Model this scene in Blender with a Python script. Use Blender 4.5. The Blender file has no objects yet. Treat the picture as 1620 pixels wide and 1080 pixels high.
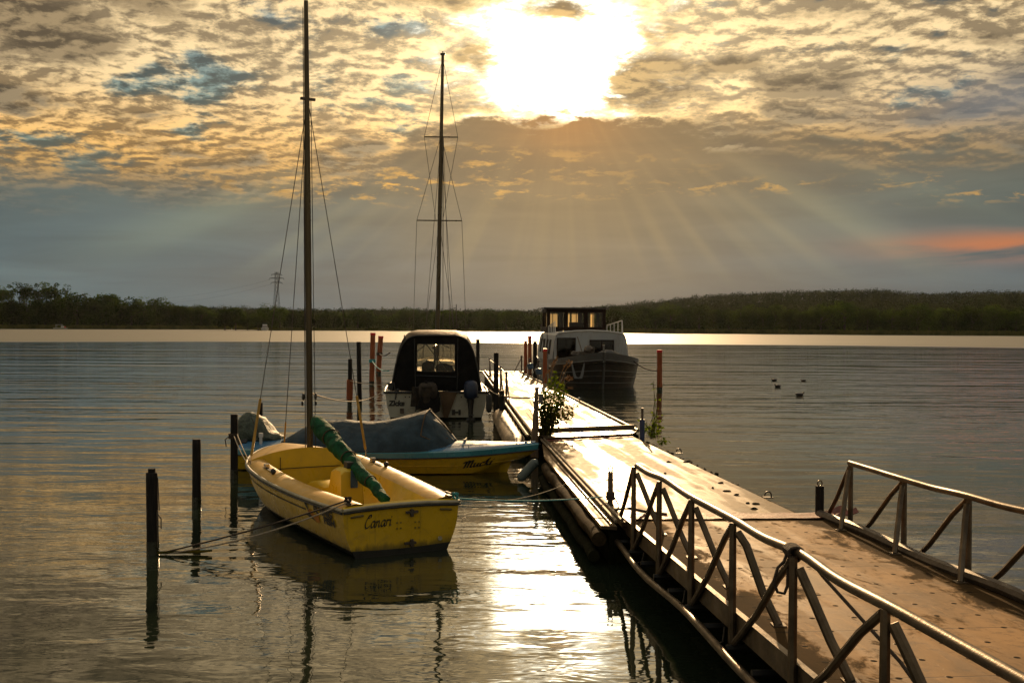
import bpy, math, random
from mathutils import Vector, Matrix, Euler, noise
random.seed(7)
PI = math.pi
sc = bpy.context.scene
COL = sc.collection
# ---------------------------------------------------------------- camera
F, H = 1600.0, 2.8                                   # focal length in photo pixels, eye height over water
PITCH, ROLL = math.radians(0.88), math.radians(0.35)
cam_d = bpy.data.cameras.new('camera'); cam = bpy.data.objects.new('camera', cam_d); COL.objects.link(cam)
cam_d.sensor_width = 36.0; cam_d.lens = 36.0*F/1620.0; cam_d.clip_start = .1; cam_d.clip_end = 9000
CM = Matrix.Translation((0, 0, H)) @ Matrix.Rotation(PI/2-PITCH, 4, 'X') @ Matrix.Rotation(ROLL, 4, 'Z')
cam.matrix_world = CM
sc.camera = cam
def ray(px, py):
    v = CM.to_3x3() @ Vector(((px-810)/F, (540-py)/F, -1.0)); return v/v.y
def atz(px, py, z=0.0):
    r = ray(px, py); return Vector((0, 0, H)) + r*((z-H)/r.z)
def aty(px, py, y):
    return Vector((0, 0, H)) + ray(px, py)*y
# ---------------------------------------------------------------- sun + sky
SR = ray(893, 92).normalized()
SUN_EL = math.asin(SR.z); SUN_AZ = math.atan2(SR.x, SR.y)
sl = bpy.data.lights.new('sun', 'SUN'); sl.energy = 4.8; sl.angle = math.radians(0.9); sl.color = (1.0, .66, .34)
sun = bpy.data.objects.new('sun', sl); COL.objects.link(sun)
sun.rotation_euler = SR.to_track_quat('Z', 'Y').to_euler(); sun.location = (0, 0, 30)
w = bpy.data.worlds.new('World'); sc.world = w; w.use_nodes = True
wt = w.node_tree; wt.nodes.clear()
class G:
    """tiny expression helper for node graphs"""
    def __init__(s, t): s.t = t
    def n(s, ty, **k):
        x = s.t.nodes.new(ty)
        for a, b in k.items(): setattr(x, a, b)
        return x
    def link(s, a, b):
        if isinstance(a, (int, float)): b.default_value = a
        elif isinstance(a, tuple): b.default_value = a if len(a) == len(b.default_value) else (*a, 1.0)
        else: s.t.links.new(a, b)
    def m(s, op, a, b=0.0, c=0.0, clamp=False):
        x = s.n('ShaderNodeMath', operation=op, use_clamp=clamp)
        s.link(a, x.inputs[0]); s.link(b, x.inputs[1]); s.link(c, x.inputs[2]); return x.outputs[0]
    def comb(s, a, b, c):
        x = s.n('ShaderNodeCombineXYZ'); s.link(a, x.inputs[0]); s.link(b, x.inputs[1]); s.link(c, x.inputs[2]); return x.outputs[0]
    def sep(s, v):
        x = s.n('ShaderNodeSeparateXYZ'); s.link(v, x.inputs[0]); return x.outputs
    def vm(s, op, a, b):
        x = s.n('ShaderNodeVectorMath', operation=op); s.link(a, x.inputs[0]); s.link(b, x.inputs[1]); return x.outputs[0]
    def noise(s, v, scale, detail=4, rough=.5, dist=0.0, lac=2.0):
        x = s.n('ShaderNodeTexNoise'); s.link(v, x.inputs['Vector']); x.inputs['Scale'].default_value = scale
        x.inputs['Detail'].default_value = detail; x.inputs['Roughness'].default_value = rough
        x.inputs['Distortion'].default_value = dist; x.inputs['Lacunarity'].default_value = lac; return x.outputs['Fac']
    def mix(s, f, a, b, blend='MIX'):
        x = s.n('ShaderNodeMix', data_type='RGBA', blend_type=blend); s.link(f, x.inputs[0]); s.link(a, x.inputs[6]); s.link(b, x.inputs[7]); return x.outputs[2]
    def ss(s, v, lo, hi, a=0.0, b=1.0):
        x = s.n('ShaderNodeMapRange', interpolation_type='SMOOTHSTEP'); s.link(v, x.inputs[0]); s.link(lo, x.inputs[1]); s.link(hi, x.inputs[2])
        x.inputs[3].default_value = a; x.inputs[4].default_value = b; return x.outputs[0]
    def lin(s, v, lo, hi, a=0.0, b=1.0):
        x = s.n('ShaderNodeMapRange'); s.link(v, x.inputs[0]); x.inputs[1].default_value = lo; x.inputs[2].default_value = hi
        x.inputs[3].default_value = a; x.inputs[4].default_value = b; return x.outputs[0]
    def ramp(s, v, stops):
        x = s.n('ShaderNodeValToRGB'); s.link(v, x.inputs[0]); cr = x.color_ramp
        while len(cr.elements) < len(stops): cr.elements.new(.5)
        for e, (p, c) in zip(cr.elements, stops): e.position = p; e.color = (*c, 1)
        return x.outputs[0]
    def gauss(s, u, v, u0, v0, su, sv):
        a = s.m('POWER', s.m('ABSOLUTE', s.m('DIVIDE', s.m('SUBTRACT', u, u0), su)), 2.0)
        b = s.m('POWER', s.m('ABSOLUTE', s.m('DIVIDE', s.m('SUBTRACT', v, v0), sv)), 2.0)
        return s.m('EXPONENT', s.m('MULTIPLY', s.m('ADD', a, b), -1.0))
g = G(wt)
sky = g.n('ShaderNodeTexSky', sky_type='NISHITA', sun_disc=False, sun_elevation=SUN_EL, sun_rotation=SUN_AZ, dust_density=3.0)
D = g.n('ShaderNodeTexCoord').outputs['Generated']
dx, dy, dz = g.sep(D)
hyp = g.m('SQRT', g.m('ADD', g.m('MULTIPLY', dx, dx), g.m('MULTIPLY', dy, dy)))
v = g.m('DIVIDE', dz, g.m('MAXIMUM', hyp, .001))            # tangent of elevation
v = g.m('MINIMUM', g.m('MAXIMUM', v, -.02), 9.0)
u = g.m('ARCTAN2', dx, dy)                                  # azimuth
zz = g.m('ADD', g.m('MAXIMUM', dz, 0.0), .16)
q = g.comb(g.m('DIVIDE', dx, zz), g.m('DIVIDE', dy, zz), 0.0)   # point on the cloud sheet
q = g.vm('ADD', q, (3.7, 1.3, 0.0))
n_big = g.noise(q, 1.3, 3, .5, .4)
n_mid = g.noise(q, 3.6, 10, .62, .15)
n_fin = g.noise(q, 11.0, 9, .64, .25)
qs = g.vm('ADD', q, (.006, .030, 0.0))                         # a step towards the sun, for lit cloud edges
rel = g.m('ADD', g.m('MULTIPLY', g.m('SUBTRACT', n_mid, g.noise(qs, 3.6, 10, .62, .15)), 2.2), g.m('MULTIPLY', g.m('SUBTRACT', n_fin, g.noise(qs, 11.0, 9, .64, .25)), 1.3))
dens = g.m('ADD', g.m('ADD', g.m('MULTIPLY', n_big, .50), g.m('MULTIPLY', n_mid, .62)), g.m('MULTIPLY', n_fin, .24))   # ~.68
def add(*a):
    r = a[0]
    for b in a[1:]: r = g.m('ADD', r, b)
    return r
def sg(k, *a): return g.m('MULTIPLY', g.gauss(u, v, *a), k)
dens = add(dens, sg(-.075, -.40, .222, .20, .020), sg(-.05, -.25, .175, .14, .012), sg(.05, -.36, .285, .13, .02), sg(-.06, .22, .335, .2, .02), sg(.10, -.05, .315, .06, .015),
           sg(-.06, .35, .26, .2, .03), sg(.07, -.05, .25, .035, .03), sg(-.05, -.2, .24, .12, .03), sg(.15, .115, .232, .035, .012), sg(.12, -.035, .262, .03, .014), sg(.10, .055, .315, .02, .012), sg(.08, .20, .25, .06, .012))
du = g.m('SUBTRACT', u, SUN_AZ); dv = g.m('SUBTRACT', v, math.tan(SUN_EL))
r2 = g.m('SQRT', g.m('ADD', g.m('MULTIPLY', du, du), g.m('MULTIPLY', g.m('MULTIPLY', dv, dv), 1.1)))
r3 = g.m('MAXIMUM', g.m('ADD', r2, g.m('ADD', g.m('MULTIPLY', g.m('SUBTRACT', dens, .66), .34), g.m('MULTIPLY', g.m('SUBTRACT', n_fin, .5), .16))), 0.0)
glow_n = g.m('EXPONENT', g.m('MULTIPLY', g.m('POWER', g.m('DIVIDE', r3, .049), 2.0), -1.0))
glow_m = g.m('EXPONENT', g.m('DIVIDE', r2, -.085))
glow_w = g.m('EXPONENT', g.m('DIVIDE', r2, -.26))
blue_gap = g.mix(g.ss(v, .16, .34), (.150, .200, .185), (.095, .140, .170))
thin = g.mix(g.ss(v, .13, .25), (.52, .33, .14), (.50, .41, .275))
thick = g.mix(g.ss(v, .15, .28), (.165, .138, .100), (.205, .165, .110))
cl = g.mix(g.ss(dens, .545, .625), blue_gap, thin)
cl = g.mix(g.ss(dens, .655, .77), cl, thick)
lit_f = g.m('MULTIPLY', g.ss(rel, -.16, .16), g.ss(dens, .53, .62))
cl = g.mix(1.0, cl, g.mix(g.ss(rel, -.17, .17), (.48, .46, .44), (1.55, 1.50, 1.40)), 'MULTIPLY')
# sunlit thin cloud round the sun
cl = g.mix(1.0, cl, g.mix(glow_m, (1., 1., 1.), (2.7, 2.35, 1.65)), 'MULTIPLY')
open_ = g.ss(dens, .80, .655)
hot = g.m('ADD', g.m('MULTIPLY', glow_n, 9.0), g.m('MULTIPLY', g.m('MULTIPLY', glow_m, open_), .45))
holes = g.ss(dens, .80, .70)
hot = g.m('MULTIPLY', hot, g.m('ADD', g.m('MULTIPLY', holes, .95), .05))
clh = g.mix(1.0, cl, g.mix(1.0, g.comb(hot, hot, hot), (1.0, .95, .78), 'MULTIPLY'), 'ADD')
# the dark bank under the sun and the smooth murk down to the horizon
edge = g.m('ADD', g.m('MULTIPLY', g.m('SUBTRACT', n_mid, .5), .10), g.m('MULTIPLY', g.m('SUBTRACT', n_fin, .5), .035))
edge = g.m('ADD', edge, g.m('MULTIPLY', g.m('SUBTRACT', n_big, .5), .05))
off_l = g.m('MULTIPLY', g.ss(u, -.02, -.20), -.062)
off_r = g.m('MULTIPLY', g.ss(u, .12, .40), -.035)
bank_top = g.m('ADD', g.m('ADD', .203, off_l), off_r)
soft = g.m('ADD', .006, g.m('MULTIPLY', g.ss(g.m('ABSOLUTE', du), .08, .32), .030))
bd_ = g.m('SUBTRACT', g.m('ADD', v, edge), bank_top)
bm = g.ss(g.m('DIVIDE', bd_, soft), 1.0, -1.0)
slate = g.ramp(g.m('DIVIDE', v, .22), [(0.0, (.082, .108, .124)), (.28, (.066, .098, .118)), (.55, (.084, .106, .102)), (.8, (.104, .090, .066)), (1.0, (.102, .074, .042))])
warm = g.gauss(u, v, SUN_AZ+.01, .16, .20, .12)
slate = g.mix(g.m('MULTIPLY', warm, .68), slate, (.165, .095, .034))
lf = g.gauss(u, v, -.5, .03, .2, .09)
slate = g.mix(g.m('MULTIPLY', lf, .5), slate, (.115, .160, .165))
stre = g.noise(g.comb(g.m('MULTIPLY', u, 3.0), g.m('MULTIPLY', v, 22.0), 0.0), 1.6, 5, .55, .5)
slate = g.mix(1.0, slate, g.mix(g.ss(stre, .3, .7), (.84, .84, .85), (1.16, 1.16, 1.15)), 'MULTIPLY')
# crepuscular rays fanning out below the sun
phi = g.m('ARCTAN2', du, g.m('MULTIPLY', dv, -1.0))
rn = g.noise(g.comb(g.m('MULTIPLY', phi, 5.0), 0.0, 2.1), 1.5, 2, .5)
rays = g.m('MULTIPLY', g.ss(rn, .40, .66), g.m('MULTIPLY', g.ss(v, .03, .09), g.ss(r2, .72, .30)))
slate = g.mix(g.m('MULTIPLY', rays, g.ss(r2, .08, .40, .07, .40)), slate, g.mix(g.ss(r2, .15, .42), (.34, .26, .13), (.22, .26, .20)))
slate = g.mix(1.0, slate, g.mix(g.gauss(u, v, SUN_AZ, .20, .06, .035), (1., 1., 1.), (1.9, 1.5, 1.1)), 'MULTIPLY')
# lit streaks inside the bank (left and centre) and small ones to the right
lit = g.m('MULTIPLY', g.ss(n_fin, .50, .62), g.ss(n_mid, .42, .55))
band = add(sg(1.0, -.16, .158, .22, .018), sg(1.0, -.15, .132, .17, .010), sg(.5, .30, .135, .18, .006), sg(.55, .44, .120, .07, .006))
lm = g.m('MULTIPLY', lit, band, clamp=True)
slate = g.mix(lm, slate, (.66, .39, .13))
lm2 = g.m('MULTIPLY', g.ss(stre, .36, .58), g.gauss(u, v, .46, .075, .10, .012))
slate = g.mix(g.m('MULTIPLY', lm2, .85), slate, (.46, .185, .10))
bl = g.gauss(u, v, .47, .20, .12, .035)
clh = g.mix(g.m('MULTIPLY', bl, .8), clh, (.125, .145, .165))
colr = g.mix(bm, clh, slate)
hs = g.n('ShaderNodeHueSaturation'); hs.inputs['Saturation'].default_value = 1.13; g.link(colr, hs.inputs['Color'])
gm_ = g.n('ShaderNodeGamma'); gm_.inputs['Gamma'].default_value = 1.13; g.link(hs.outputs[0], gm_.inputs[0])
colr = g.mix(1.0, gm_.outputs[0], (1.14, 1.13, 1.13), 'MULTIPLY')
# behind the viewer an unseen even veil, brightened to serve as fill light
back = g.ss(dy, .12, -.35)
colr = g.mix(back, colr, g.mix(g.ss(v, 0.0, 1.2), (.30, .26, .18), (.22, .23, .23)))
zen = g.m('MULTIPLY', g.ss(v, .5, 1.4), g.m('SUBTRACT', 1.0, back))
colr = g.mix(zen, colr, (.40, .36, .30))
bg1 = g.n('ShaderNodeBackground'); g.link(colr, bg1.inputs[0]); bg1.inputs[1].default_value = 1.0
bg2 = g.n('ShaderNodeBackground'); g.link(sky.outputs[0], bg2.inputs[0]); bg2.inputs[1].default_value = .05
mx = g.n('ShaderNodeMixShader'); mx.inputs[0].default_value = .96
wt.links.new(bg2.outputs[0], mx.inputs[1]); wt.links.new(bg1.outputs[0], mx.inputs[2])
wo = g.n('ShaderNodeOutputWorld'); wt.links.new(mx.outputs[0], wo.inputs[0])
w.cycles.sampling_method = 'MANUAL'; w.cycles.sample_map_resolution = 1024
sc.view_settings.view_transform = 'Standard'; sc.view_settings.look = 'None'
sc.view_settings.exposure = 0.25; sc.view_settings.gamma = 1.0
sc.cycles.max_bounces = 6; sc.cycles.glossy_bounces = 3; sc.cycles.diffuse_bounces = 2
sc.cycles.sample_clamp_indirect = 6.0; sc.cycles.caustics_reflective = False

# ---------------------------------------------------------------- materials
def mat(name, col, rough=.5, metal=0.0, var=.25, scale=6.0, bump=0.0, bscale=30.0, dirt=None, dirt_amt=.5, spec=.5, stretch=(1, 1, 1), coat=0.0, rvar=.12):
    m = bpy.data.materials.new(name); m.use_nodes = True; t = m.node_tree
    b = t.nodes['Principled BSDF']; q = G(t)
    co = q.n('ShaderNodeTexCoord').outputs['Object']
    co = q.vm('MULTIPLY', co, stretch)
    n1 = q.noise(co, scale, 6, .6)
    c0 = tuple(c*(1-var) for c in col); c1 = tuple(min(1, c*(1+var)) for c in col)
    c = q.mix(q.ss(n1, .3, .7), c0, c1)
    if dirt:
        n2 = q.noise(co, scale*2.3, 8, .68, .8)
        c = q.mix(q.m('MULTIPLY', q.ss(n2, .50, .68), dirt_amt), c, dirt)
    q.link(c, b.inputs['Base Color'])
    q.link(q.lin(q.noise(co, scale*1.7, 5, .6), .3, .7, max(.02, rough-rvar), rough+rvar), b.inputs['Roughness'])
    b.inputs['Metallic'].default_value = metal
    b.inputs['Specular IOR Level'].default_value = spec
    b.inputs['Coat Weight'].default_value = coat; b.inputs['Coat Roughness'].default_value = .12
    if bump:
        bn = q.n('ShaderNodeBump'); bn.inputs['Strength'].default_value = 1.0; bn.inputs['Distance'].default_value = bump
        q.link(q.noise(co, bscale, 4, .6), bn.inputs['Height']); q.link(bn.outputs[0], b.inputs['Normal'])
    return m
M = {}
M['steel'] = mat('galvanised_steel', (.125, .092, .058), .42, .75, .4, 5, .0012, 60, (.10, .06, .035), .55)
M['steel_dark'] = mat('weathered_steel', (.11, .09, .07), .5, .6, .35, 6, .0015, 50, (.05, .028, .015), .6)
M['chrome'] = mat('stainless', (.55, .52, .48), .22, 1.0, .1)
M['pile_black'] = mat('tarred_timber', (.012, .010, .008), .75, 0, .4, 8, .004, 18, (.035, .026, .018), .4, .25, stretch=(3, 3, .35))
M['pile_red'] = mat('red_painted_pile', (.27, .062, .012), .7, 0, .25, 5, .002, 20, (.16, .05, .02), .5, stretch=(2, 2, .4))
M['red_cap'] = mat('bright_red_cap', (.65, .02, .02), .45)
M['pile_wet'] = mat('wet_algae_timber', (.02, .022, .010), .3, 0, .4, 9)
M['wood'] = mat('grey_wood', (.12, .08, .045), .6, 0, .35, 6, .002, 30, stretch=(4, 4, .5))
M['yellow'] = mat('yellow_gelcoat', (.62, .385, .012), .30, 0, .08, 2.5, .0004, 40, (.36, .22, .03), .45, coat=.35)
def scum(m, top=.24):            # tide mark and drips above the waterline (object z = 0 is the water)
    t = m.node_tree; b = t.nodes['Principled BSDF']; q = G(t); src = b.inputs['Base Color'].links[0].from_socket
    co = q.n('ShaderNodeTexCoord').outputs['Object']; x, y, z = q.sep(co)
    n_ = q.noise(q.comb(q.m('MULTIPLY', x, 6.0), q.m('MULTIPLY', y, 6.0), q.m('MULTIPLY', z, 1.2)), 1.6, 6, .65)
    k = q.ss(q.m('ADD', z, q.m('MULTIPLY', n_, .22)), top+.05, top-.05)
    n2 = q.noise(q.comb(q.m('MULTIPLY', x, 14.0), q.m('MULTIPLY', y, 14.0), q.m('MULTIPLY', z, 1.0)), 1.0, 5, .7)
    c = q.mix(q.m('MULTIPLY', k, .75), src, (.055, .050, .015)); c = q.mix(q.m('MULTIPLY', q.ss(n2, .56, .70), .35), c, (.12, .085, .02))
    q.link(c, b.inputs['Base Color'])
M['yellow_plain'] = mat('yellow_hull_paint', (.66, .43, .015), .32, 0, .10, 2.5, .0004, 40, (.34, .24, .03), .45, coat=.3)
scum(M['yellow'])
M['yellow_in'] = mat('yellow_interior', (.66, .43, .02), .36, 0, .07, 2.5, 0, 40, (.42, .27, .05), .3)
M['deck_tan'] = mat('buff_deck', (.50, .27, .028), .42, 0, .1, 3, .0006, 90, (.34, .19, .06), .4)
M['black_paint'] = mat('black_antifoul', (.012, .012, .010), .4, 0, .4, 4)
M['rubber'] = mat('black_rubber', (.02, .02, .018), .5)
M['rub_light'] = mat('pale_rubber_strip', (.34, .30, .20), .45)
M['green'] = mat('green_canvas', (.005, .062, .024), .85, 0, .5, 7, .03, 9, spec=.2, stretch=(1, 1, 1))
M['blue_canvas'] = mat('blue_grey_canvas', (.026, .046, .060), .7, 0, .35, 3, .05, 3.0, spec=.2)
M['blue_deck'] = mat('blue_gelcoat', (.05, .17, .31), .30, 0, .15, 3, 0, 30, coat=.3)
M['turq'] = mat('turquoise_band', (.035, .19, .23), .32, 0, .12, 3, coat=.3)
M['tarp'] = mat('grey_green_tarp', (.055, .070, .052), .65, 0, .5, 6, .06, 6, spec=.3)
M['white'] = mat('white_gelcoat', (.40, .38, .30), .35, 0, .08, 2, 0, 40, (.26, .23, .15), .5)
M['white_bright'] = mat('white_paint', (.62, .60, .56), .4, 0, .06, 3, 0, 40, (.38, .32, .24), .3)
M['white_cabin'] = mat('cabin_paint', (.34, .35, .35), .4, 0, .07, 1.2, 0, 40, (.22, .18, .13), .45, stretch=(1, 1, .4))
M['black_canvas'] = mat('black_canvas', (.009, .008, .007), .8, 0, .35, 3, .01, 5, spec=.12)
M['tan_canvas'] = mat('roof_canvas', (.10, .062, .032), .6, 0, .25, 3, .01, 6, spec=.15)
M['engine'] = mat('engine_plastic', (.02, .018, .016), .35, 0, .3, 5)
M['engine_rag'] = mat('engine_rag_cover', (.030, .021, .013), .85, 0, .6, 5, .03, 8)
M['engine_blue'] = mat('engine_cowl_blue', (.012, .022, .05), .5)
M['hull_dark'] = mat('dark_steel_hull', (.030, .024, .018), .4, .0, .3, 2, .002, 20, (.075, .05, .03), .6)
M['hull_grey'] = mat('grey_bulwark', (.105, .105, .10), .45, 0, .15, 2, 0, 20, (.06, .05, .04), .5)
M['brown_wood'] = mat('dark_brown_wheelhouse', (.022, .011, .006), .6, 0, .3, 4, spec=.15)
M['rope'] = mat('pale_rope', (.38, .30, .20), .8, 0, .3, 40, .002, 200)
M['rope_dark'] = mat('dark_rope', (.05, .033, .02), .85, 0, .4, 40, .003, 160)
M['rope_teal'] = mat('teal_rope', (.05, .30, .30), .75, 0, .3, 40)
M['wire'] = mat('rigging_wire', (.06, .05, .04), .4, .7)
M['mast'] = mat('mast_aluminium', (.085, .065, .035), .34, .65, .25, 3, 0, 30, stretch=(1, 1, .2))
M['mast_yellow'] = mat('brass_tube', (.42, .25, .05), .4, .3)
M['fender'] = mat('grey_fender', (.10, .13, .12), .5, 0, .2, 5)
M['fender_blue'] = mat('blue_fender', (.04, .09, .16), .45)
M['drum'] = mat('canvas_float', (.26, .185, .105), .55, 0, .3, 2.5, .02, 5, (.07, .05, .02), .7)
M['log'] = mat('rusty_pontoon_skin', (.040, .027, .013), .93, 0, .6, 5, .012, 14, (.02, .016, .007), .8, .04, rvar=.05)
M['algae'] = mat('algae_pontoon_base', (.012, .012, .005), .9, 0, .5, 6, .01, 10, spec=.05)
M['mat_red'] = mat('red_rubber_mat', (.17, .045, .025), .6, 0, .3, 10, .004, 30)
M['letter'] = mat('black_lettering', (.012, .012, .012), .5, 0, .2)
M['letter_grey'] = mat('worn_marks', (.13, .095, .02), .6)
M['orange_panel'] = mat('orange_sticker', (.45, .17, .02), .5)
M['duck'] = mat('duck_feathers', (.022, .016, .012), .6)
M['duckbill'] = mat('duck_bill', (.30, .14, .03), .5)
M['dark'] = mat('dark_interior', (.01, .008, .006), .7)
M['bark'] = mat('tree_bark', (.035, .028, .018), .9, 0, .4, 2)
M['grass_dry'] = mat('dry_grass', (.30, .16, .06), .8)
M['pylon'] = mat('pylon_steel', (.055, .07, .08), .5, .3)
M['blue_sleeve'] = mat('blue_sleeve', (.025, .04, .10), .45)

def leafmat(name, c0, c1, trans=.45, scale=.35, tint=(1.3, 1.25, .5)):
    m = bpy.data.materials.new(name); m.use_nodes = True; t = m.node_tree; q = G(t); t.nodes.clear()
    co = q.n('ShaderNodeNewGeometry').outputs['Position']
    c = q.mix(q.ss(q.noise(co, scale, 4, .6), .35, .65), c0, c1)
    k_ = q.lin(q.n('ShaderNodeObjectInfo').outputs['Random'], 0, 1, .55, 1.35); c = q.mix(1.0, c, q.comb(q.m('MULTIPLY', k_, 1.04), k_, q.m('MULTIPLY', k_, .95)), 'MULTIPLY')   # each plant its own shade of green
    d = q.n('ShaderNodeBsdfDiffuse'); q.link(c, d.inputs[0])
    tr = q.n('ShaderNodeBsdfTranslucent'); q.link(q.mix(1.0, c, tint, 'MULTIPLY'), tr.inputs[0])
    mx = q.n('ShaderNodeMixShader'); mx.inputs[0].default_value = trans
    t.links.new(d.outputs[0], mx.inputs[1]); t.links.new(tr.outputs[0], mx.inputs[2])
    o = q.n('ShaderNodeOutputMaterial'); t.links.new(mx.outputs[0], o.inputs[0]); return m
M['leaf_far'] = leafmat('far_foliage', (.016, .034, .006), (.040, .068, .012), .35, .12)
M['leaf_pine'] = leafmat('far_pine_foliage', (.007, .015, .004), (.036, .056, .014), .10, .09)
M['leaf'] = leafmat('leaf_green', (.06, .11, .016), (.16, .22, .025), .6, 6)  # colour lifted to the yellow-green of sunlit upper leaves
M['leaf_brown'] = leafmat('leaf_olive', (.05, .055, .012), (.12, .11, .02), .5, 6)
M['curtain'] = leafmat('pale_curtain', (.80, .78, .70), (.88, .86, .80), .6, 3, (1, .95, .85))
M['reed'] = leafmat('reed_bed', (.045, .050, .015), (.085, .085, .025), .3, .2)

def glassmat(name, tint=(.75, .72, .62), alpha=.25, rough=.03):
    m = bpy.data.materials.new(name); m.use_nodes = True; t = m.node_tree; q = G(t); t.nodes.clear()
    a = q.n('ShaderNodeBsdfTransparent'); q.link(tint, a.inputs[0])
    b = q.n('ShaderNodeBsdfGlossy'); b.inputs['Roughness'].default_value = rough
    fr = q.n('ShaderNodeFresnel'); fr.inputs[0].default_value = 1.5
    mx = q.n('ShaderNodeMixShader'); q.link(q.m('ADD', q.m('MULTIPLY', fr.outputs[0], .5), alpha*.08), mx.inputs[0])
    t.links.new(a.outputs[0], mx.inputs[1]); t.links.new(b.outputs[0], mx.inputs[2])
    o = q.n('ShaderNodeOutputMaterial'); t.links.new(mx.outputs[0], o.inputs[0]); return m
M['glass'] = glassmat('window_glass')
M['vinyl'] = glassmat('clear_vinyl', (.85, .78, .62), .4, .15)

# pontoon deck plates: worn, patchily polished, so the low sun flashes on it
def deckmat(name, col, r0, r1, seam, studs=True, W=0):
    m = bpy.data.materials.new(name); m.use_nodes = True; t = m.node_tree; b = t.nodes['Principled BSDF']; q = G(t)
    uv = q.n('ShaderNodeUVMap').outputs[0]                      # u across, v along, in metres
    x, y, _ = q.sep(uv)
    n1 = q.noise(q.comb(q.m('MULTIPLY', x, 1.1), q.m('MULTIPLY', y, .45), 0), 1.7, 7, .62, .4)
    n2 = q.noise(uv, 9.0, 6, .7)
    n3 = q.noise(uv, 60.0, 3, .6); dull = 0.0
    c = q.mix(q.ss(n1, .3, .7), tuple(k*.60 for k in col), tuple(k*1.3 for k in col))
    c = q.mix(q.m('MULTIPLY', q.ss(n2, .50, .64), .55), c, tuple(k*.36 for k in col))
    c = q.mix(q.m('MULTIPLY', q.ss(q.noise(q.comb(q.m('MULTIPLY', x, 7.0), q.m('MULTIPLY', y, .8), 5.0), 2.5, 6, .7), .56, .66), .40), c, tuple(k*1.7 for k in col))
    fy = q.m('FRACT', q.m('DIVIDE', y, seam)); sy = q.m('ABSOLUTE', q.m('SUBTRACT', fy, .5))
    sm = q.ss(sy, .4925, .4965)
    c = q.mix(q.m('MULTIPLY', sm, .75), c, (.03, .02, .012))
    height = q.m('ADD', q.m('MULTIPLY', n3, .25), q.m('MULTIPLY', sm, -1.5))
    if studs:
        fx = q.m('SUBTRACT', q.m('FRACT', q.m('DIVIDE', x, .33)), .5)
        f2 = q.m('SUBTRACT', q.m('FRACT', q.m('ADD', q.m('DIVIDE', y, seam/3), .5)), .5)
        rr = q.m('SQRT', q.m('ADD', q.m('POWER', q.m('MULTIPLY', fx, .33), 2.0), q.m('POWER', q.m('MULTIPLY', f2, seam/3), 2.0)))
        st = q.ss(rr, .026, .017)
        c = q.mix(st, c, (.012, .008, .005))
        height = q.m('ADD', height, q.m('MULTIPLY', st, .8))
    if W:   # grime creeping in from both long edges
        ed = q.m('ADD', q.ss(x, .42, .0), q.ss(x, W-.65, W-.02)); gn = q.noise(q.comb(x, q.m('MULTIPLY', y, .45), 2.0), 3.2, 8, .7, .6)
        gm = q.ss(q.m('ADD', gn, q.m('MULTIPLY', ed, .30)), .55, .68)
        c = q.mix(q.m('MULTIPLY', gm, .85), c, (.030, .022, .012)); dull = q.m('MAXIMUM', gm, st)
    q.link(c, b.inputs['Base Color'])
    pr = q.m('ADD', q.m('MULTIPLY', q.noise(q.comb(q.m('MULTIPLY', x, 2.6), q.m('MULTIPLY', y, .22), 4.0), 1.1, 3, .5, .2), .7), q.m('MULTIPLY', q.noise(uv, 1.3, 5, .6, .3), .3))
    q.link(q.m('ADD', q.ss(pr, .42, .56, r0, r1), q.m('ADD', q.m('MULTIPLY', q.m('SUBTRACT', n2, .5), .25), q.m('MULTIPLY', dull, .5)), clamp=True) if False else q.m('MINIMUM', q.m('ADD', q.ss(pr, .42, .56, r0, r1), q.m('ADD', q.m('MULTIPLY', q.m('SUBTRACT', n2, .5), .25), q.m('MULTIPLY', dull, .5))), 1.0), b.inputs['Roughness'])
    q.link(q.m('SUBTRACT', .26, q.m('MULTIPLY', dull, .22)), b.inputs['Specular IOR Level'])
    b.inputs['Metallic'].default_value = .0; b.inputs['Specular IOR Level'].default_value = .26
    bn = q.n('ShaderNodeBump'); bn.inputs['Strength'].default_value = .8; bn.inputs['Distance'].default_value = .004
    q.link(height, bn.inputs['Height']); q.link(bn.outputs[0], b.inputs['Normal'])
    return m
M['deck_pontoon'] = deckmat('pontoon_deck_plates', (.235, .145, .062), .34, .74, 1.25, False)
M['deck_gang'] = deckmat('gangway_deck_plates', (.25, .130, .038), .50, .78, 1.05, True, 2.43)

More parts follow.
